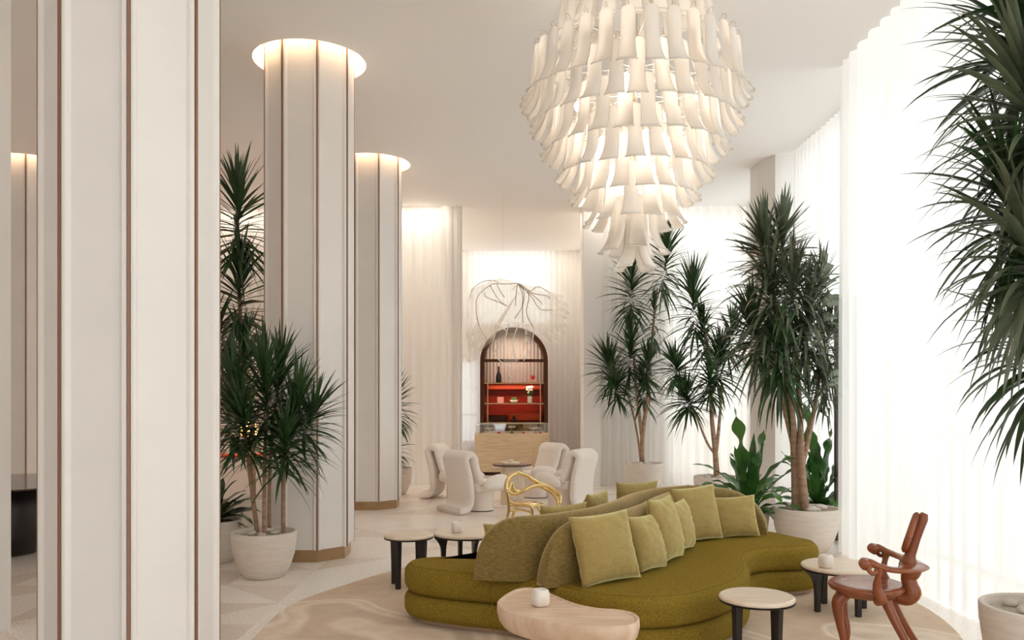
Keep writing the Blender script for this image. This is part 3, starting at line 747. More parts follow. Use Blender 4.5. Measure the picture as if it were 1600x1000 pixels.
for z in (.213,):
    box(fr, -.752, .752, -.224, -.218, z-.004, z+.004); box(fr, -.752, .752, .218, .224, z-.004, z+.004)
for x in (-.75, .75, -.68, .68): box(fr, x-.003, x+.003, -.223, -.217, 0, .21)
link('frame', fr, 'wire', gc)
def cake_stand(label, x, m, dark=False):
    t = thing('cake_stand', label, 'cake stand', (x, 17.6, .862), 0, 'cake stands in the glass case')
    link('foot', lathe([(.055, 0), (.05, .008), (.012, .03), (.010, .085), (.03, .095)], 24), m, t)
    link('plate', lathe([(.03, .095), (.105, .10), (.11, .112), (.10, .112)], 32), m, t)
cake_stand('glass cake stand at the column side of the display case', -.47, 'white')
cake_stand('dark cake stand in the middle of the display case', 0, 'black')
cake_stand('glass cake stand at the palm side of the display case', .46, 'white')
def sweets(x, z, m, s, label, grp):
    bm = bmesh.new(); ellipsoid(bm, (0, 0, s*.6), (s, s, s*.6), 12, 8)
    tag(link('pastry', bm, m, smooth=True, loc=(x, 17.52, z)), label, 'pastry', grp)
for i, (x, z, m, s, lab) in enumerate([(-.66, .862, 'pastry', .03, 'golden pastry at the column-side corner of the display case'), (-.28, .862, 'redberry', .038, 'bright red pastry between glass stand and dark stand'),
        (.24, .862, 'redberry', .03, 'dark red pastry just beside the dark cake stand'), (.50, .862, 'pastry', .03, 'golden pastry beneath the glass stand nearest the palms'), (.60, .862, 'redberry', .036, 'tall red pastry at the palm-side end of the case')]):
    sweets(x, z, m, s, lab, 'pastries in the glass case')
for x in (-.05, 0, .05):
    bm = bmesh.new(); ellipsoid(bm, (0, 0, .022), (.028, .028, .022), 12, 8)
    tag(link('pastry', bm, 'white', smooth=True, loc=(x, 17.58, .976)), 'small white pastry on the dark cake stand', 'pastry', 'pastries on the dark stand')

def arch_pts(w_, zs, z0, n=24):
    p = [(w_, z0)]
    for i in range(n+1): a = PI*i/n; p.append((w_*math.cos(a), zs+w_*math.sin(a)))
    p.append((-w_, z0)); return p
def arch():
    t = thing('arched_cabinet', 'tall arched walnut display cabinet with red lit interior', 'cabinet', (0.045, 18.45, 0))
    zs = 2.42; W = .745
    o_ = arch_pts(W, zs, 0); i_ = arch_pts(W-.085, zs, 0); bm = bmesh.new()
    for y0, y1 in ((-.16, .45),):
        A = [[bm.verts.new((x, y, z)) for x, z in P] for P, y in ((o_, y0), (i_, y0), (i_, y1), (o_, y1))]
        for k in range(4):
            a, b = A[k], A[(k+1) % 4]
            for j in range(len(a)-1): bm.faces.new((a[j], a[j+1], b[j+1], b[j]))
    bmesh.ops.recalc_face_normals(bm, faces=bm.faces)
    link('frame', bm, 'darkwood', t)
    # back: red lacquer below, pale drape above
    bm = bmesh.new(); box(bm, -.70, .70, .43, .45, 0, 1.98); link('back_panel', bm, 'red', t)
    bm = bmesh.new(); n = 80; P = []
    top = [];bot = []
    for i in range(n+1):
        x = -.66+1.32*i/n; zt = zs+math.sqrt(max(0, .66**2-x*x)); y = .40+.018*math.sin(i*1.3)
        top.append(bm.verts.new((x, y, zt))); bot.append(bm.verts.new((x, y, 1.96)))
    for i in range(n): bm.faces.new((bot[i], bot[i+1], top[i+1], top[i]))
    link('drape', bm, 'pinkcloth', t, True)
    link('seat_ledge', B(-.62, .62, .12, .40, 1.80, 1.90, bev=.03), 'orange', t, True)
    link('bench', B(-.1, .62, .1, .40, 1.10, 1.28, bev=.03), 'orange', t, True)
    link('bench', B(-.60, -.15, .1, .40, 1.05, 1.22, bev=.03), 'darkwood', t, True)
    for x, w_ in ((-.3, .26), (.36, .30)):
        link('cushion_roll', B(x-w_/2*1.1, x+w_/2*1.1, .05, .35, .92, 1.07, bev=.05), 'pinkcloth', t, True)
    link('sill', B(-.66, .66, -.1, .40, .60, .88), 'lacquer_cream', t)
    link('crossbar', B(-.66, .66, -.15, -.08, 2.40, 2.465), 'darkwood', t)
    for z in (1.925, 1.475, 1.05):
        link('shelf', B(-.66, .66, -.14, .12, z, z+.022), 'bronze', t)
    for x in (-.58, .58): link('shelf_post', B(x-.012, x+.012, -.13, -.106, .88, 2.40), 'bronze', t)
    l = bpy.data.lights.new('cabinet_light', 'AREA'); l.shape = 'RECTANGLE'; l.size = 1.1; l.size_y = .1; l.energy = 4; l.color = (1, .88, .76)
    lo = bpy.data.objects.new('cabinet_light', l); C.objects.link(lo); lo.location = (.045, 18.42, 3.0)
    l2 = bpy.data.lights.new('cabinet_light', 'AREA'); l2.shape = 'RECTANGLE'; l2.size = 1.1; l2.size_y = .06; l2.energy = 2.5; l2.color = (1, .72, .5)
    l2o = bpy.data.objects.new('cabinet_light', l2); C.objects.link(l2o); l2o.location = (.045, 18.38, 1.91)
arch()
AX, AY = .045, 18.43
z1 = 1.948; z2 = 1.498; z3 = 1.073
tag(link('wine_bottle', lathe([(.05, 0), (.062, .01), (.062, .13), (.05, .18), (.02, .24), (.017, .34), (.02, .345), (.02, .36)], 24), 'black', smooth=True, loc=(AX-.34, AY, z1)), 'dark round-bodied bottle on the upper cabinet shelf', 'bottle')
for x, h, lab in ((-.08, .15, 'taller white goblet on the upper cabinet shelf'), (.07, .10, 'shorter white goblet on the upper cabinet shelf')):
    tag(link('goblet', lathe([(.035, 0), (.035, .006), (.022, .02), (.03, h*.5), (.055, h*.9), (.06, h), (.05, h), (.04, h*.8)], 24), 'white', smooth=True, loc=(AX+x, AY, z1)), lab, 'goblet', 'white goblets')
hb = thing('gift_box', 'pink box with a round red knob on the upper cabinet shelf', 'box', (AX+.41, AY, z1))
link('body', B(-.09, .09, -.06, .06, 0, .07, bev=.006), 'pink', hb)
b_ = bmesh.new(); ellipsoid(b_, (0, 0, .118), (.045, .045, .05), 16, 10); link('knob', b_, 'redberry', hb, True)
tag(link('greeting_card', B(AX-.37, AX-.23, AY-.01, AY+.01, z2, z2+.135), 'pink'), 'square pink card standing on the middle cabinet shelf', 'card')
bw = thing('succulent_bowl', 'small bowl of green succulents on the middle cabinet shelf', 'plant', (AX+0, AY, z2))
link('bowl', lathe([(.05, 0), (.085, .03), (.095, .07), (.088, .07), (.07, .05)], 28), 'white', bw, True)
bm = bmesh.new(); r_ = random.Random(3)
for k in range(26):
    a = r_.random()*2*PI; d = r_.random()*.06; ellipsoid(bm, (d*math.cos(a), d*math.sin(a), .075+r_.random()*.03), (.016, .016, .028), 6, 5)
link('succulents', bm, 'leaf_fern', bw, True)
fv = thing('flower_vase', 'ribbed glass vase of white flowers and green leaves in the cabinet', 'vase', (AX+.35, AY, z2))
link('vase', lathe([(.045, 0), (.055, .02), (.055, .14), (.06, .15)], 24), 'white', fv, True)
bm = bmesh.new()
for k in range(10):
    a = r_.random()*2*PI; ellipsoid(bm, (.07*math.cos(a)*r_.random(), .05*math.sin(a), .22+.13*r_.random()), (.045, .03, .03), 8, 6)
link('blossom', bm, 'white', fv, True)
def blade(bm, base, dir0, length, width, droop=.6, segs=8, fold=.25, wave=0, twist=0, seed=0, prof=None):
    d = Vector(dir0).normalized(); p = Vector(base); prev = None
    side = d.cross(Vector((0, 0, 1)))
    if side.length < .05: side = Vector((1, 0, 0))
    side.normalize()
    if twist: side = Matrix.Rotation(twist, 3, d) @ side
    for i in range(segs+1):
        v = i/segs
        wv = (prof(v) if prof else (.55+.45*min(1, v/.25))*(1-max(0, (v-.35)/.65)**1.7))*width/2
        side2 = (side-d*side.dot(d)).normalized(); up_ = side2.cross(d)
        ww = wave*math.sin(v*24+seed)*width*1.0 if wave else 0
        if i == segs:
            tip = bm.verts.new(p); bm.faces.new((prev[0], prev[1], tip)); bm.faces.new((prev[1], prev[2], tip)); break
        cur = (bm.verts.new(p-side2*(wv+ww*.3)+up_*(wv*fold+ww)), bm.verts.new(p), bm.verts.new(p+side2*(wv+ww*.3)+up_*(wv*fold-ww)))
        if prev:
            bm.faces.new((prev[0], prev[1], cur[1], cur[0])); bm.faces.new((prev[1], prev[2], cur[2], cur[1]))
        prev = cur
        d = (d+Vector((0, 0, -droop/segs*(.4+1.2*v)))).normalized()
        p = p+d*(length/segs)
bm = bmesh.new()
for a, dz in ((-2.8, .4), (-2.4, .9), (.3, .7), (-1.5, .5), (0, 1.3)): blade(bm, (0, 0, .14), (math.cos(a), math.sin(a)*.4, dz), .22, .09, .5, prof=lambda v: math.sin(PI*min(1, v*.9+.1))**.7)
link('leaves', bm, 'leaf_fern', fv, True)
bl = thing('bud_vase', 'small dark round vase on the lower cabinet shelf', 'vase', (AX+.0, AY, z3))
b_ = bmesh.new(); ellipsoid(b_, (0, 0, .05), (.055, .055, .05), 16, 10); link('body', b_, 'black', bl, True)
b_ = bmesh.new()
for k in range(7): a = k*.9; blade(b_, (0, 0, .09), (math.cos(a), math.sin(a)*.5, 1), .11, .03, .5)
link('leaves', b_, 'leaf', bl, True)

# ------------------------------------------------------------------ hanging gauze sculpture
def sculpture():
    t = thing('gauze_sculpture', 'hanging translucent ruffled gauze sculpture before the arched cabinet', 'sculpture', (0, 0, 0))
    Y = 14.0
    def q(cx, cy, d=0): v = at(720+cx/5.556, 420+cy/5.556, Y+d); return v
    # canopy: ruffled surfaces around wires radiating from an apex
    apex = q(495, 125)
    outline = [(80, 210), (70, 420), (110, 590), (180, 650), (262, 640), (300, 480), (440, 470), (560, 520), (640, 500), (735, 590), (800, 580), (860, 520), (885, 450), (900, 380), (880, 290), (830, 220), (760, 200), (670, 160), (495, 125), (370, 90), (270, 100), (140, 160)]
    def body(dsign, seed):
        bm = bmesh.new(); O = cr([(a, b, 0) for a, b in outline], 6, True); n = len(O); cx, cy = 500, 200; rings = []
        for k in range(0, 9):
            f = k/8; ring = []
            for i, o in enumerate(O):
                x = cx+(o.x-cx)*f; y = cy+(o.y-cy)*f
                bul = .36*math.sin(PI*min(1, f*.92+.08))**.8*dsign
                am = .09 if o.x > 690 or o.y > 480 else .02; f2 = 1+am*f*(math.sin(i*.55+seed)+.7*math.sin(i*1.37)); x = cx+(o.x-cx)*f*f2; y = cy+(o.y-cy)*f*f2
                ruf = .09*f*math.sin(i*.9+seed)+.05*noise.noise(Vector((x*.02, y*.02, seed)))
                ring.append(bm.verts.new(q(x, y, bul+ruf)))
            rings.append(ring)
        for a, b in zip(rings, rings[1:]):
            for i in range(n): bm.faces.new((a[i], a[(i+1) % n], b[(i+1) % n], b[i]))
        bmesh.ops.remove_doubles(bm, verts=bm.verts, dist=.001)
        return bm
    link('gauze_skin', body(-1, 0), 'gauze', t, True)
    link('gauze_skin', body(1, 3), 'gauze', t, True)
    # tail veil hanging in front of the arch
    bm = bmesh.new(); rows = 10; cols_ = 40; g = []
    for j in range(rows+1):
        v = j/rows; row = []
        for i in range(cols_+1):
            u = i/cols_; x = 250+(640-250)*u; ytop = 520-60*math.sin(PI*u); ybot = 650+210*math.sin(PI*min(1, u*1.05))**.8
            row.append(bm.verts.new(q(x+(445-x)*.35*v**2, ytop+(ybot-ytop)*v, .10*math.sin(u*22)*(.3+v)-.15)))
        g.append(row)
    for j in range(rows):
        for i in range(cols_): bm.faces.new((g[j][i], g[j][i+1], g[j+1][i+1], g[j+1][i]))
    link('veil', bm, 'gauze', t, True)
    def wire(pts, rad=.007, m='rib'): link('rib', tube([q(a, b, d) for a, b, d in pts], rad, seg=6), m, t, True)
    for pts in ([(495, 125, 0), (400, 133, 0), (300, 130, .05), (250, 145, .1), (170, 210, .12), (135, 280, .1), (140, 420, 0), (180, 540, -.1), (240, 630, -.1)],
                [(80, 260, .2), (100, 180, .2), (180, 118, .15), (270, 100, .1), (335, 118, .1)],
                [(255, 145, 0), (290, 210, -.2), (340, 280, -.3), (395, 322, -.3)],
                [(315, 135, 0), (345, 200, -.2), (380, 250, -.3)], [(205, 205, 0), (215, 240, -.1), (280, 270, -.2), (400, 320, -.3)],
                [(495, 130, 0), (480, 220, -.3), (475, 320, -.38)], [(498, 130, 0), (535, 220, -.2), (530, 330, -.35), (470, 430, -.3)],
                [(500, 130, 0), (550, 210, -.2), (535, 350, -.4), (540, 470, -.3)], [(503, 130, 0), (590, 230, -.2), (570, 380, -.4), (630, 510, -.2)],
                [(505, 130, 0), (610, 240, -.2), (690, 350, -.35), (800, 355, -.2)], [(508, 130, 0), (620, 210, -.1), (750, 235, -.1), (770, 265, 0)],
                [(508, 128, 0), (600, 190, .1), (670, 155, .1), (770, 205, .1)], [(520, 160, 0), (640, 240, -.1), (710, 310, -.2)], [(445, 180, 0), (500, 132, 0)]): wire(pts)
    for pts in ([(560, 520, -.2), (570, 610, -.2), (590, 650, -.2)], [(640, 520, -.2), (625, 600, -.25), (600, 700, -.2), (545, 800, -.2)], [(300, 480, -.2), (300, 560, -.25), (268, 690, -.2), (330, 790, -.2), (440, 850, -.2)],
                [(330, 500, -.25), (400, 560, -.25), (300, 720, -.2)], [(420, 480, -.25), (380, 620, -.25), (370, 780, -.2)], [(500, 480, -.25), (450, 640, -.25), (480, 800, -.2)]): wire(pts, .009, 'white')
    link('hanging_wire', tube([q(372, 85, 0), (q(372, 85, 0).x, Y, CH)], .0015, seg=5, raw=True), 'wire', t)
sculpture()

# ------------------------------------------------------------------ chandelier
def chandelier():
    cx, cy = .96, 6.5; t = thing('petal_chandelier', 'huge tiered chandelier of white opal glass petals', 'chandelier', (cx, cy, 0))
    # petal prototype: a half tube flaring out and curling at the lip, hung from the top (z=0) down
    def petal_mesh(Lg=.43, w0=.049):
        bm = bmesh.new(); g = []; n = 16; m = 10
        for i in range(n+1):
            v = i/n; z = -Lg*v
            fl_ = max(0, (v-.55)/.45)
            wd = w0*(1+.08*math.sin(v*3))*(1+.50*fl_**2.0)
            outx = .060*fl_**2.2
            topr = math.sqrt(max(0, 1-((.10-v)/.10)**2)) if v < .10 else 1
            row = []
            for j in range(m+1):
                a = D(-100+200*j/m)*(1-.25*fl_)
                rr = wd
                row.append(bm.verts.new((outx+rr*.62*math.cos(a)*topr-.02-(rr*.62-rr*.62*math.cos(a))*0, rr*math.sin(a)*topr, z-(.012*fl_*math.cos(a)))))
            g.append(row)
        for i in range(n):
            for j in range(m): bm.faces.new((g[i][j], g[i][j+1], g[i+1][j+1], g[i+1][j]))
        # thick lip
        bmesh.ops.solidify(bm, geom=bm.faces[:], thickness=.006)
        tube([g[n][j].co.copy() for j in range(m+1)], .006, bm, seg=6, raw=True)
        bmesh.ops.recalc_face_normals(bm, faces=bm.faces)
        return bm
    proto = link('glass_petal', petal_mesh(), 'glass_opal', t, True)
    hm = tube([(0, 0, -.012), (.012, 0, .01), (-.004, 0, .03), (-.03, 0, .022), (-.05, 0, .0)], .0022, seg=5)
    hook = link('hook', hm, 'wire', proto, True)
    tiers = [(.82, 3.935, 31, 0), (.745, 3.74, 28, .5), (.645, 3.535, 24, 0), (.53, 3.355, 20, .5), (.415, 3.185, 16, 0), (.30, 2.995, 12, .5), (.17, 2.775, 7, 0), (.06, 2.645, 4, .5),
             (.60, 4.33, 20, .5), (.44, 4.62, 16, 0)]
    spots = []
    for r, zb, n, ph in tiers:
        for i in range(n):
            a = 2*PI*(i+ph)/n-PI/2; x = r*math.cos(a); y = r*math.sin(a)
            spots.append((y-(0 if zb < 4.1 else -3), x, y, zb+.43, a, r))
    spots.sort(key=lambda s: s[0])
    first = True; rest = bmesh.new()
    rng = random.Random(2)
    for k, (_, x, y, z, a, r) in enumerate(spots):
        Mx = Matrix.Translation((x*.955, y*.955, z)) @ Matrix.Rotation(a+rng.uniform(-.08, .08), 4, 'Z') @ Matrix.Rotation(D(rng.uniform(-2, 2)), 4, 'X') @ Matrix.Rotation(D(-3-rng.uniform(0, 3)), 4, 'Y')
        if k < 100:
            if k == 0: o = proto
            else:
                o = proto.copy(); C.objects.link(o); o.parent = t
                h2 = hook.copy(); C.objects.link(h2); h2.parent = o
            o.matrix_local = Mx
        else:
            tmp = bmesh.new(); tmp.from_mesh(proto.data); tmp.transform(Mx)
            me = bpy.data.meshes.new('tmp'); tmp.to_mesh(me); tmp.free(); rest.from_mesh(me); bpy.data.meshes.remove(me)
    tag(link('glass_petals', rest, 'glass_opal', t, True), kind='stuff')
    fr_ = bmesh.new()
    for r, zb, n, ph in tiers:
        tube([(r*.88*math.cos(2*PI*i/48), r*.88*math.sin(2*PI*i/48), zb+.415) for i in range(49)], .005, fr_, seg=6, raw=True)
        for i in range(0, 8): a = 2*PI*i/8; tube([(.03*math.cos(a), .03*math.sin(a), zb+.47), (r*.88*math.cos(a), r*.88*math.sin(a), zb+.415)], .003, fr_, seg=5, raw=True)
    link('wire_frame', fr_, 'white', t)
    link('stem', tube([(0, 0, 2.95), (0, 0, CH)], .02, seg=12, raw=True), 'wire', t)
    link('ceiling_rose', lathe([(.16, CH-.05), (.17, CH-.045), (.17, CH)], 32), 'wire', t)
    # bulbs inside
    pr = None
    for (r, z, n) in ((.45, 3.95, 6), (.30, 3.6, 5), (.16, 3.25, 3)):
        for i in range(n):
            a = 2*PI*i/n+z
            if pr is None:
                b = bmesh.new(); ellipsoid(b, (0, 0, 0), (.03, .03, .04), 12, 8)
                pr = link('bulb', b, mat('lit bulb', (1, .9, .75), .5, emit=(1, .92, .80), es=3.2), t, True); o = pr
            else: o = pr.copy(); C.objects.link(o); o.parent = t
            o.location = (r*math.cos(a), r*math.sin(a), z)
    for z, e in ((3.95, 6), (3.45, 3.5)):
        l = bpy.data.lights.new('chandelier_light', 'POINT'); l.energy = e; l.shadow_soft_size = .12; l.color = (1, .93, .85)
        lo = bpy.data.objects.new('chandelier_light', l); C.objects.link(lo); lo.location = (cx, cy, z)
chandelier()

# ------------------------------------------------------------------ plants
def pot(t, r, h, m='pot', taper=.62):
    link('pot', lathe([(r*taper-.02, 0), (r*taper, .006), (r*.80, h*.22), (r*.93, h*.5), (r*.99, h*.8), (r, h-.008), (r-.006, h), (r-.026, h), (r-.03, h-.012), (r-.035, h-.05)], 56), m, t, True)
    link('gravel', lathe([(r-.037, h-.052), (r-.036, h-.045), (r*.5, h-.03)], 40), 'gravel', t)
def rosette(bm, base, axis, L, n, length, width, lo=-35, hi=82, droop=.7, seed=0, drymat=None, dry=0):
    rnd = random.Random(seed); ax = Vector(axis).normalized(); b = Vector(base)
    s1 = ax.orthogonal().normalized(); s2 = ax.cross(s1)
    for k in range(n):
        v = (k+rnd.random())/n           # 0 bottom .. 1 top
        a = k*2.39996+rnd.uniform(-.3, .3)
        el = D(lo+(hi-lo)*v**.8+rnd.uniform(-9, 9))
        rad = s1*math.cos(a)+s2*math.sin(a)
        d = rad*math.cos(el)+ax*math.sin(el)
        ln = length*rnd.uniform(.78, 1.1)*(1-.15*v)
        tgt = drymat if (dry and v < .5 and rnd.random() < dry) else bm
        blade(tgt, b+ax*(L*v)+rad*.008, d, ln, width*rnd.uniform(.8, 1.15), droop*rnd.uniform(.6, 1.3)*(1.15-.75*v), 7, .3, twist=rnd.uniform(-.5, .5))
def palm(label, x, y, r, h, trunks, heads, lm='leaf', leaf=(.5, .035), droop=.7, dry=0, z=0, cat='plant', group='tall potted palms', n=85, lo=-35, seed=0):
    """trunks: list of point lists; heads: (pt, axis, L, n, len) all in world coordinates"""
    t = thing('potted_palm', label, cat, (x, y, z), 0, group)
    pot(t, r, h)
    o = Vector((x, y, z))
    for tr, r0, r1 in trunks:
        link('trunk', tube([Vector(p)-o for p in tr], [r0, (r0+r1)/2, r1], seg=10), 'trunk', t, True)
    db = bmesh.new()
    for i, hd in enumerate(heads):
        pt, ax, L, ln = hd[0], hd[1], hd[2], hd[3]
        nn = hd[4] if len(hd) > 4 else n
        mm = hd[5] if len(hd) > 5 else lm
        dr = hd[6] if len(hd) > 6 else droop
        lo_ = hd[7] if len(hd) > 7 else lo
        bm = bmesh.new(); rosette(bm, Vector(pt)-o, ax, L, nn, ln, leaf[1], droop=dr, seed=seed*31+i, drymat=db, dry=dry, lo=lo_)
        for v in bm.verts:      # leaves press against the sheer, they do not pass through it
            wx = v.co.x+x; wy = v.co.y+y
            if wy < 8.95 and wx > 3.22: v.co.x = 3.22+.11*(1-math.exp(-(wx-3.22)/.11))-x
            elif wx > 3.72: v.co.x = 3.72+.14*(1-math.exp(-(wx-3.72)/.14))-x
        link('leaf_head', bm, mm, t, True)
    if dry: tag(link('dry_leaves', db, 'leaf_dry', t, True), 'pale dried leaves')
    else: db.free()
    return t
def pebbles(x, y, r, z, n, where, seed=0, s=.035):
    rnd = random.Random(seed)
    for k in range(n):
        a = 2*PI*k/n+rnd.random()*.5; d = r*rnd.uniform(.35, .75); bm = bmesh.new(); q = s*rnd.uniform(.7, 1.25)
        ellipsoid(bm, (0, 0, 0), (q*1.3, q, q*.55), 14, 9, Matrix.Rotation(rnd.random()*6, 3, 'Z'))
        tag(link('pebble', bm, 'pebble', smooth=True, loc=(x+d*math.cos(a), y+d*math.sin(a), z+q*.5)), 'smooth grey pebble lying '+where, 'pebble', 'pebbles '+where)

# A: palm in round pot at the second column
ax_, ay_ = -2.27, 7.62; A_ = lambda px, py, d=0: at(px, py, ay_+d)
palm('dark green bushy palm with four thin trunks, at the second column', ax_, ay_, .292, .415,
     [([A_(402, 832), A_(393, 760), A_(385, 700), A_(378, 640)], .022, .014), ([A_(413, 838, -.1), A_(413, 770, -.1), A_(414, 700, -.05), A_(420, 620)], .020, .014),
      ([A_(421, 826, .1), A_(421, 760, .1), A_(424, 690, .1), A_(432, 620, .1)], .018, .014), ([A_(443, 832), A_(443, 760), A_(446, 700), A_(450, 640)], .020, .014)],
     [(A_(378, 700), (-.12, 0, 1), .70, .52, 120), (A_(415, 680, -.05), (0, -.05, 1), .62, .55, 120), (A_(432, 650, .1), (.05, .1, 1), .50, .50, 90), (A_(450, 720), (.15, 0, 1), .62, .52, 125),
      (A_(392, 720, -.2), (-.1, -.25, 1), .5, .45, 80), (A_(440, 740, -.15), (.2, -.3, 1), .4, .45, 70), (A_(470, 690, .1), (.45, .1, 1), .35, .48, 70)], 'leaf', (.5, .030), .75, group='palms on the column side', lo=-30, seed=1)
pebbles(ax_, ay_, .25, .383, 4, 'in the pot at the second column', 4, .045)
# B: pot with broad dark leaves behind
def broad(name, label, x, y, r, h, n, ln, wd, m, seed, el=(25, 85), drp=.9, wave=.12, cat='plant', grp=None):
    t = thing(name, label, cat, (x, y, 0), 0, grp); pot(t, r, h, taper=.7); rnd = random.Random(seed)
    for k in range(n):
        bm = bmesh.new(); a = k*2.39996+rnd.uniform(-.2, .2); e = D(el[0]+(el[1]-el[0])*(k/n)+rnd.uniform(-6, 6))
        blade(bm, (0, 0, h-.03), (math.cos(a)*math.cos(e), math.sin(a)*math.cos(e), math.sin(e)), ln*rnd.uniform(.75, 1.1), wd*rnd.uniform(.8, 1.15), drp*rnd.uniform(.4, 1.5), 22, .28, wave=wave, seed=rnd.random()*6,
              twist=rnd.uniform(-.4, .4), prof=lambda v: (.25+.75*math.sin(PI*min(1, v*.85+.08))**.8)*(1 if v < .85 else (1-v)/.15*.9+.1))
        for v in bm.verts:
            if v.co.x+x > 3.74: v.co.x = 3.74+.12*(1-math.exp(-(v.co.x+x-3.74)/.12))-x
        link('frond', bm, m, t, True)
    if name == 'birds_nest_fern':
        for dx_f, ln_f in ((-.16, 1.25), (.12, .95)):
            bm = bmesh.new(); blade(bm, (0, 0, h-.03), (dx_f, -.12, 1), ln_f, .13, .25, 30, .28, wave=.30, seed=seed, prof=lambda v: (.3+.7*math.sin(PI*min(1, v*.85+.08))**.8)*(1 if v < .85 else (1-v)/.15*.9+.1))
            link('frond', bm, m, t, True)
    return t
broad('potted_peace_lily', 'dark broad-leaved plant in a white pot behind the bushy palm', -2.98, 8.3, .27, .42, 34, .5, .10, 'leaf', 3, (10, 80), 1.0, .03)
# tall palm behind
bx_, by_ = -3.08, 9.9; B_ = lambda px, py, d=0: at(px, py, by_+d)
palm('tallest dark palm seen between the first and second columns', bx_, by_, .30, .45, [([(bx_, by_, .4), (bx_-.02, by_, 1.5), B_(376, 500), B_(370, 330)], .035, .018)],
     [(B_(372, 400), (0, 0, 1), .8, .72, 110), (B_(374, 520), (0, 0, 1), .8, .70, 110), (B_(376, 610), (.1, -.1, 1), .6, .6, 90), (B_(352, 560), (-.3, 0, 1), .6, .6, 80), (B_(365, 690), (-.1, -.2, 1), .5, .5, 80)],
     'leaf', (.6, .045), .55, group='palms on the column side', lo=-50, seed=2)
# C: behind third column
cx_, cy_ = -1.98, 14.0; C_ = lambda px, py: at(px, py, cy_)
palm('palm mostly hidden behind the third column', cx_, cy_, .30, .45, [([(cx_, cy_, .4), (cx_, cy_, 1.0), C_(618, 640)], .03, .018)],
     [(C_(618, 660), (0, 0, 1), .6, .5, 110), (C_(612, 720), (0, 0, 1), .4, .45, 80)], 'leaf', (.5, .035), .8, group='palms on the column side', lo=-50, seed=3)
# D: far palm by the curtain
dx_, dy_ = 2.30, 14.5; D_ = lambda px, py, d=0: at(px, py, dy_+d)
palm('slender tall palm in white pot standing against the far sheer', dx_, dy_, .33, .49,
     [([D_(1003, 722), D_(1004, 680), D_(1012, 620), D_(1018, 540), D_(1027, 450)], .045, .018), ([D_(1004, 690), D_(998, 640), D_(992, 580), D_(987, 480)], .035, .016),
      ([D_(1001, 720, .1), D_(996, 680, .1), D_(985, 630, .1), D_(975, 600, .1)], .02, .014)],
     [(D_(1035, 455), (.12, 0, 1), .9, .64, 120), (D_(986, 490), (0, 0, 1), .75, .64, 120), (D_(985, 585), (0, 0, 1), .7, .62, 110), (D_(960, 600), (-.3, 0, 1), .45, .62, 110), (D_(1022, 540), (0, 0, 1), .8, .32, 50, 'leaf', 1.4, -75),
      (D_(1008, 600, -.2), (.1, -.2, 1), .5, .5, 90), (D_(1005, 630, .1), (0, .1, 1), .45, .5, 70), (D_(965, 625, -.2), (-.2, -.2, 1), .4, .5, 80)], 'leaf', (.5, .040), .8, group='tall palms on the window side', lo=-45, seed=4)
pebbles(dx_-.02, dy_, .25, .455, 5, 'in the pot against the far sheer', 9, .055)
# E
ex_, ey_ = 3.02, 12.3; E_ = lambda px, py, d=0: at(px, py, ey_+d)
palm('palm with leaning side trunk, between far palm and bushiest palm', ex_, ey_, .33, .47,
     [([E_(1120, 745), E_(1117, 700), E_(1112, 650), E_(1108, 560), E_(1095, 490)], .045, .018), ([E_(1119, 705), E_(1124, 660), E_(1128, 600)], .028, .018), ([E_(1117, 710), E_(1104, 690), E_(1088, 650), E_(1078, 630)], .02, .014)],
     [(E_(1086, 520), (-.05, 0, 1), .75, .64, 125), (E_(1078, 640), (-.2, -.1, .6), .25, .58, 110), (E_(1062, 590), (-.4, 0, 1), .25, .5, 90), (E_(1120, 600), (.1, 0, 1), .5, .58, 120), (E_(1137, 560), (.15, 0, 1), .5, .5, 90),
      (E_(1108, 620, -.2), (0, -.2, 1), .4, .42, 80), (E_(1098, 560), (0, 0, 1), .6, .45, 80)], 'leaf', (.5, .036), .85, group='tall palms on the window side', lo=-45, seed=5)
pebbles(ex_, ey_, .25, .435, 4, 'in the pot of the leaning-trunk palm', 2, .05)
# F: bushiest
fx_, fy_ = 3.145, 8.9; F_ = lambda px, py, d=0: at(px, py, fy_+d)
palm('bushiest palm with long drooping leaves, in large white pot behind sofa', fx_, fy_, .345, .46,
     [([F_(1245, 800), F_(1243, 730), F_(1238, 660), F_(1225, 560), F_(1205, 440)], .055, .024), ([F_(1258, 800, -.1), F_(1252, 720, -.1), F_(1250, 650), F_(1244, 540)], .045, .022), ([F_(1254, 725), F_(1262, 690), F_(1272, 640), F_(1285, 560)], .03, .018),
      ([F_(1240, 700), F_(1228, 650), F_(1218, 600)], .026, .018)],
     [(F_(1197, 430), (-.05, 0, 1), .50, .50, 100, 'leaf_grey', .5, -30), (F_(1220, 420, .1), (.05, 0, 1), .50, .50, 90, 'leaf_grey', .5, -30), (F_(1205, 520), (0, 0, 1), .6, .78, 130, 'leaf_grey', 2.3, -50), (F_(1237, 500, -.1), (.03, 0, 1), .45, .68, 120, 'leaf_grey', 2.3, -50),
      (F_(1280, 490, .1), (.1, 0, 1), .40, .50, 90, 'leaf_grey', 1.4, -40), (F_(1258, 560), (.05, -.1, 1), .55, .72, 130, 'leaf_grey', 2.6, -55), (F_(1220, 600, -.2), (-.05, -.1, 1), .45, .62, 110, 'leaf', 2.2, -60),
      (F_(1293, 620, -.1), (.15, -.1, 1), .25, .48, 70, 'leaf_grey', 1.1, -50), (F_(1185, 560, .1), (-.15, 0, 1), .45, .62, 100, 'leaf', 1.0, -50), (F_(1290, 570, .2), (.1, 0, 1), .4, .55, 70, 'leaf_grey', 2.4, -50)],
     'leaf_grey', (.6, .038), .9, dry=.09, group='tall palms on the window side', lo=-60, seed=6)
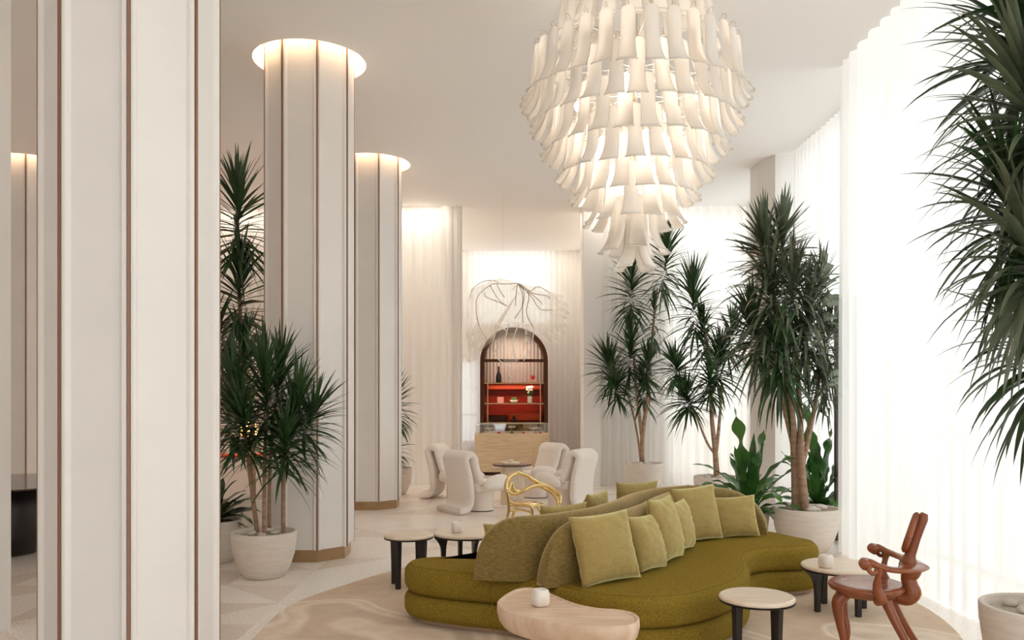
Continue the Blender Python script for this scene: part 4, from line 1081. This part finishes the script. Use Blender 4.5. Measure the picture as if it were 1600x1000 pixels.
pebbles(fx_, fy_, .27, .425, 7, 'in the large pot behind the sofa', 5, .055)
# G, H: bird's nest ferns
broad('birds_nest_fern', "bird's nest fern with wavy bright leaves just behind the sofa's end", 2.62, 9.18, .21, .38, 40, .84, .10, 'leaf_fern', 8, (0, 84), 1.2, .12, grp="bird's nest ferns")
broad('birds_nest_fern', "bird's nest fern partly hidden behind the bushiest palm's pot", 3.62, 9.85, .2, .38, 34, .80, .10, 'leaf_fern', 11, (0, 84), 1.1, .12, grp="bird's nest ferns")
# R: near palm at the frame's edge
rx_, ry_ = 3.02, 4.72; R_ = lambda px, py, d=0: at(px, py, ry_+d)
palm('nearest large palm reaching in at the edge of the frame', rx_, ry_, .33, .46,
     [([(rx_, ry_, .43), (rx_+.02, ry_, 1.2), (rx_-.02, ry_, 2.4), (rx_-.02, ry_, 3.4)], .055, .028), ([(rx_+.05, ry_+.05, .43), (rx_+.1, ry_+.1, 1.4), (rx_+.08, ry_+.1, 2.5)], .05, .026)],
     [(R_(1612, 150, .1), (-.18, 0, 1), .55, .72, 120, 'leaf', .9, -30), (R_(1620, 260, -.2), (-.15, -.05, 1), .50, .72, 120, 'leaf_grey', 1.1, -50), (R_(1600, 400), (-.2, 0, 1), .50, .66, 120, 'leaf', 1.2, -50),
      (R_(1615, 480, -.25), (-.1, 0, 1), .45, .66, 110, 'leaf_grey', 1.4, -60), (R_(1630, 620, .1), (-.15, 0, 1), .5, .62, 110, 'leaf', 1.4, -65), (R_(1660, 330, .25), (0, .1, 1), .7, .7, 90, 'leaf', 1.2, -50), (R_(1640, 60, 0), (0, 0, 1), .7, .7, 90, 'leaf', .8, -40)],
     'leaf', (.7, .040), 1.0, group='tall palms on the window side', seed=7)
pebbles(rx_, ry_, .27, .425, 6, 'in the pot at the frame edge', 6, .05)

# ------------------------------------------------------------------ left side, glimpsed past the columns
dt = thing('pedestal_table', 'large dark round table on black drum base beyond the nearest column', 'table', (-5.35, 8.75, 0))
link('base', lathe([(.30, 0), (.36, .03), (.42, .25), (.42, .5), (.36, .66), (.30, .70)], 40), 'black', dt, True)
link('tabletop', lathe([(.62, .70), (.95, .735), (.96, .745), (.955, .75)], 64), 'darkgloss', dt)
cs = thing('lit_console', 'low console with amber glow painted as an orange top, behind the palms', 'console', (-4.4, 13.6, 0))
link('body', B(-.9, .9, -.25, .25, 0, .66), 'lacquer_cream', cs)
link('worktop', B(-.92, .92, -.27, .27, .66, .70), 'orange', cs)  # flat orange colour stands in for the amber glow
lampg = thing('table_lamp', 'small amber glowing lamp on the console', 'lamp', (-4.3, 13.6, .70))
link('base', lathe([(.06, 0), (.06, .01), (.012, .02), (.012, .3)], 20), 'bronze', lampg)
link('lamp_shade', lathe([(.14, .3), (.16, .32), (.10, .52), (.09, .52)], 28), mat('amber shade', (1, .5, .2), .6, emit=(1, .36, .10), es=5), lampg, True)
bpy.context.view_layer.update()
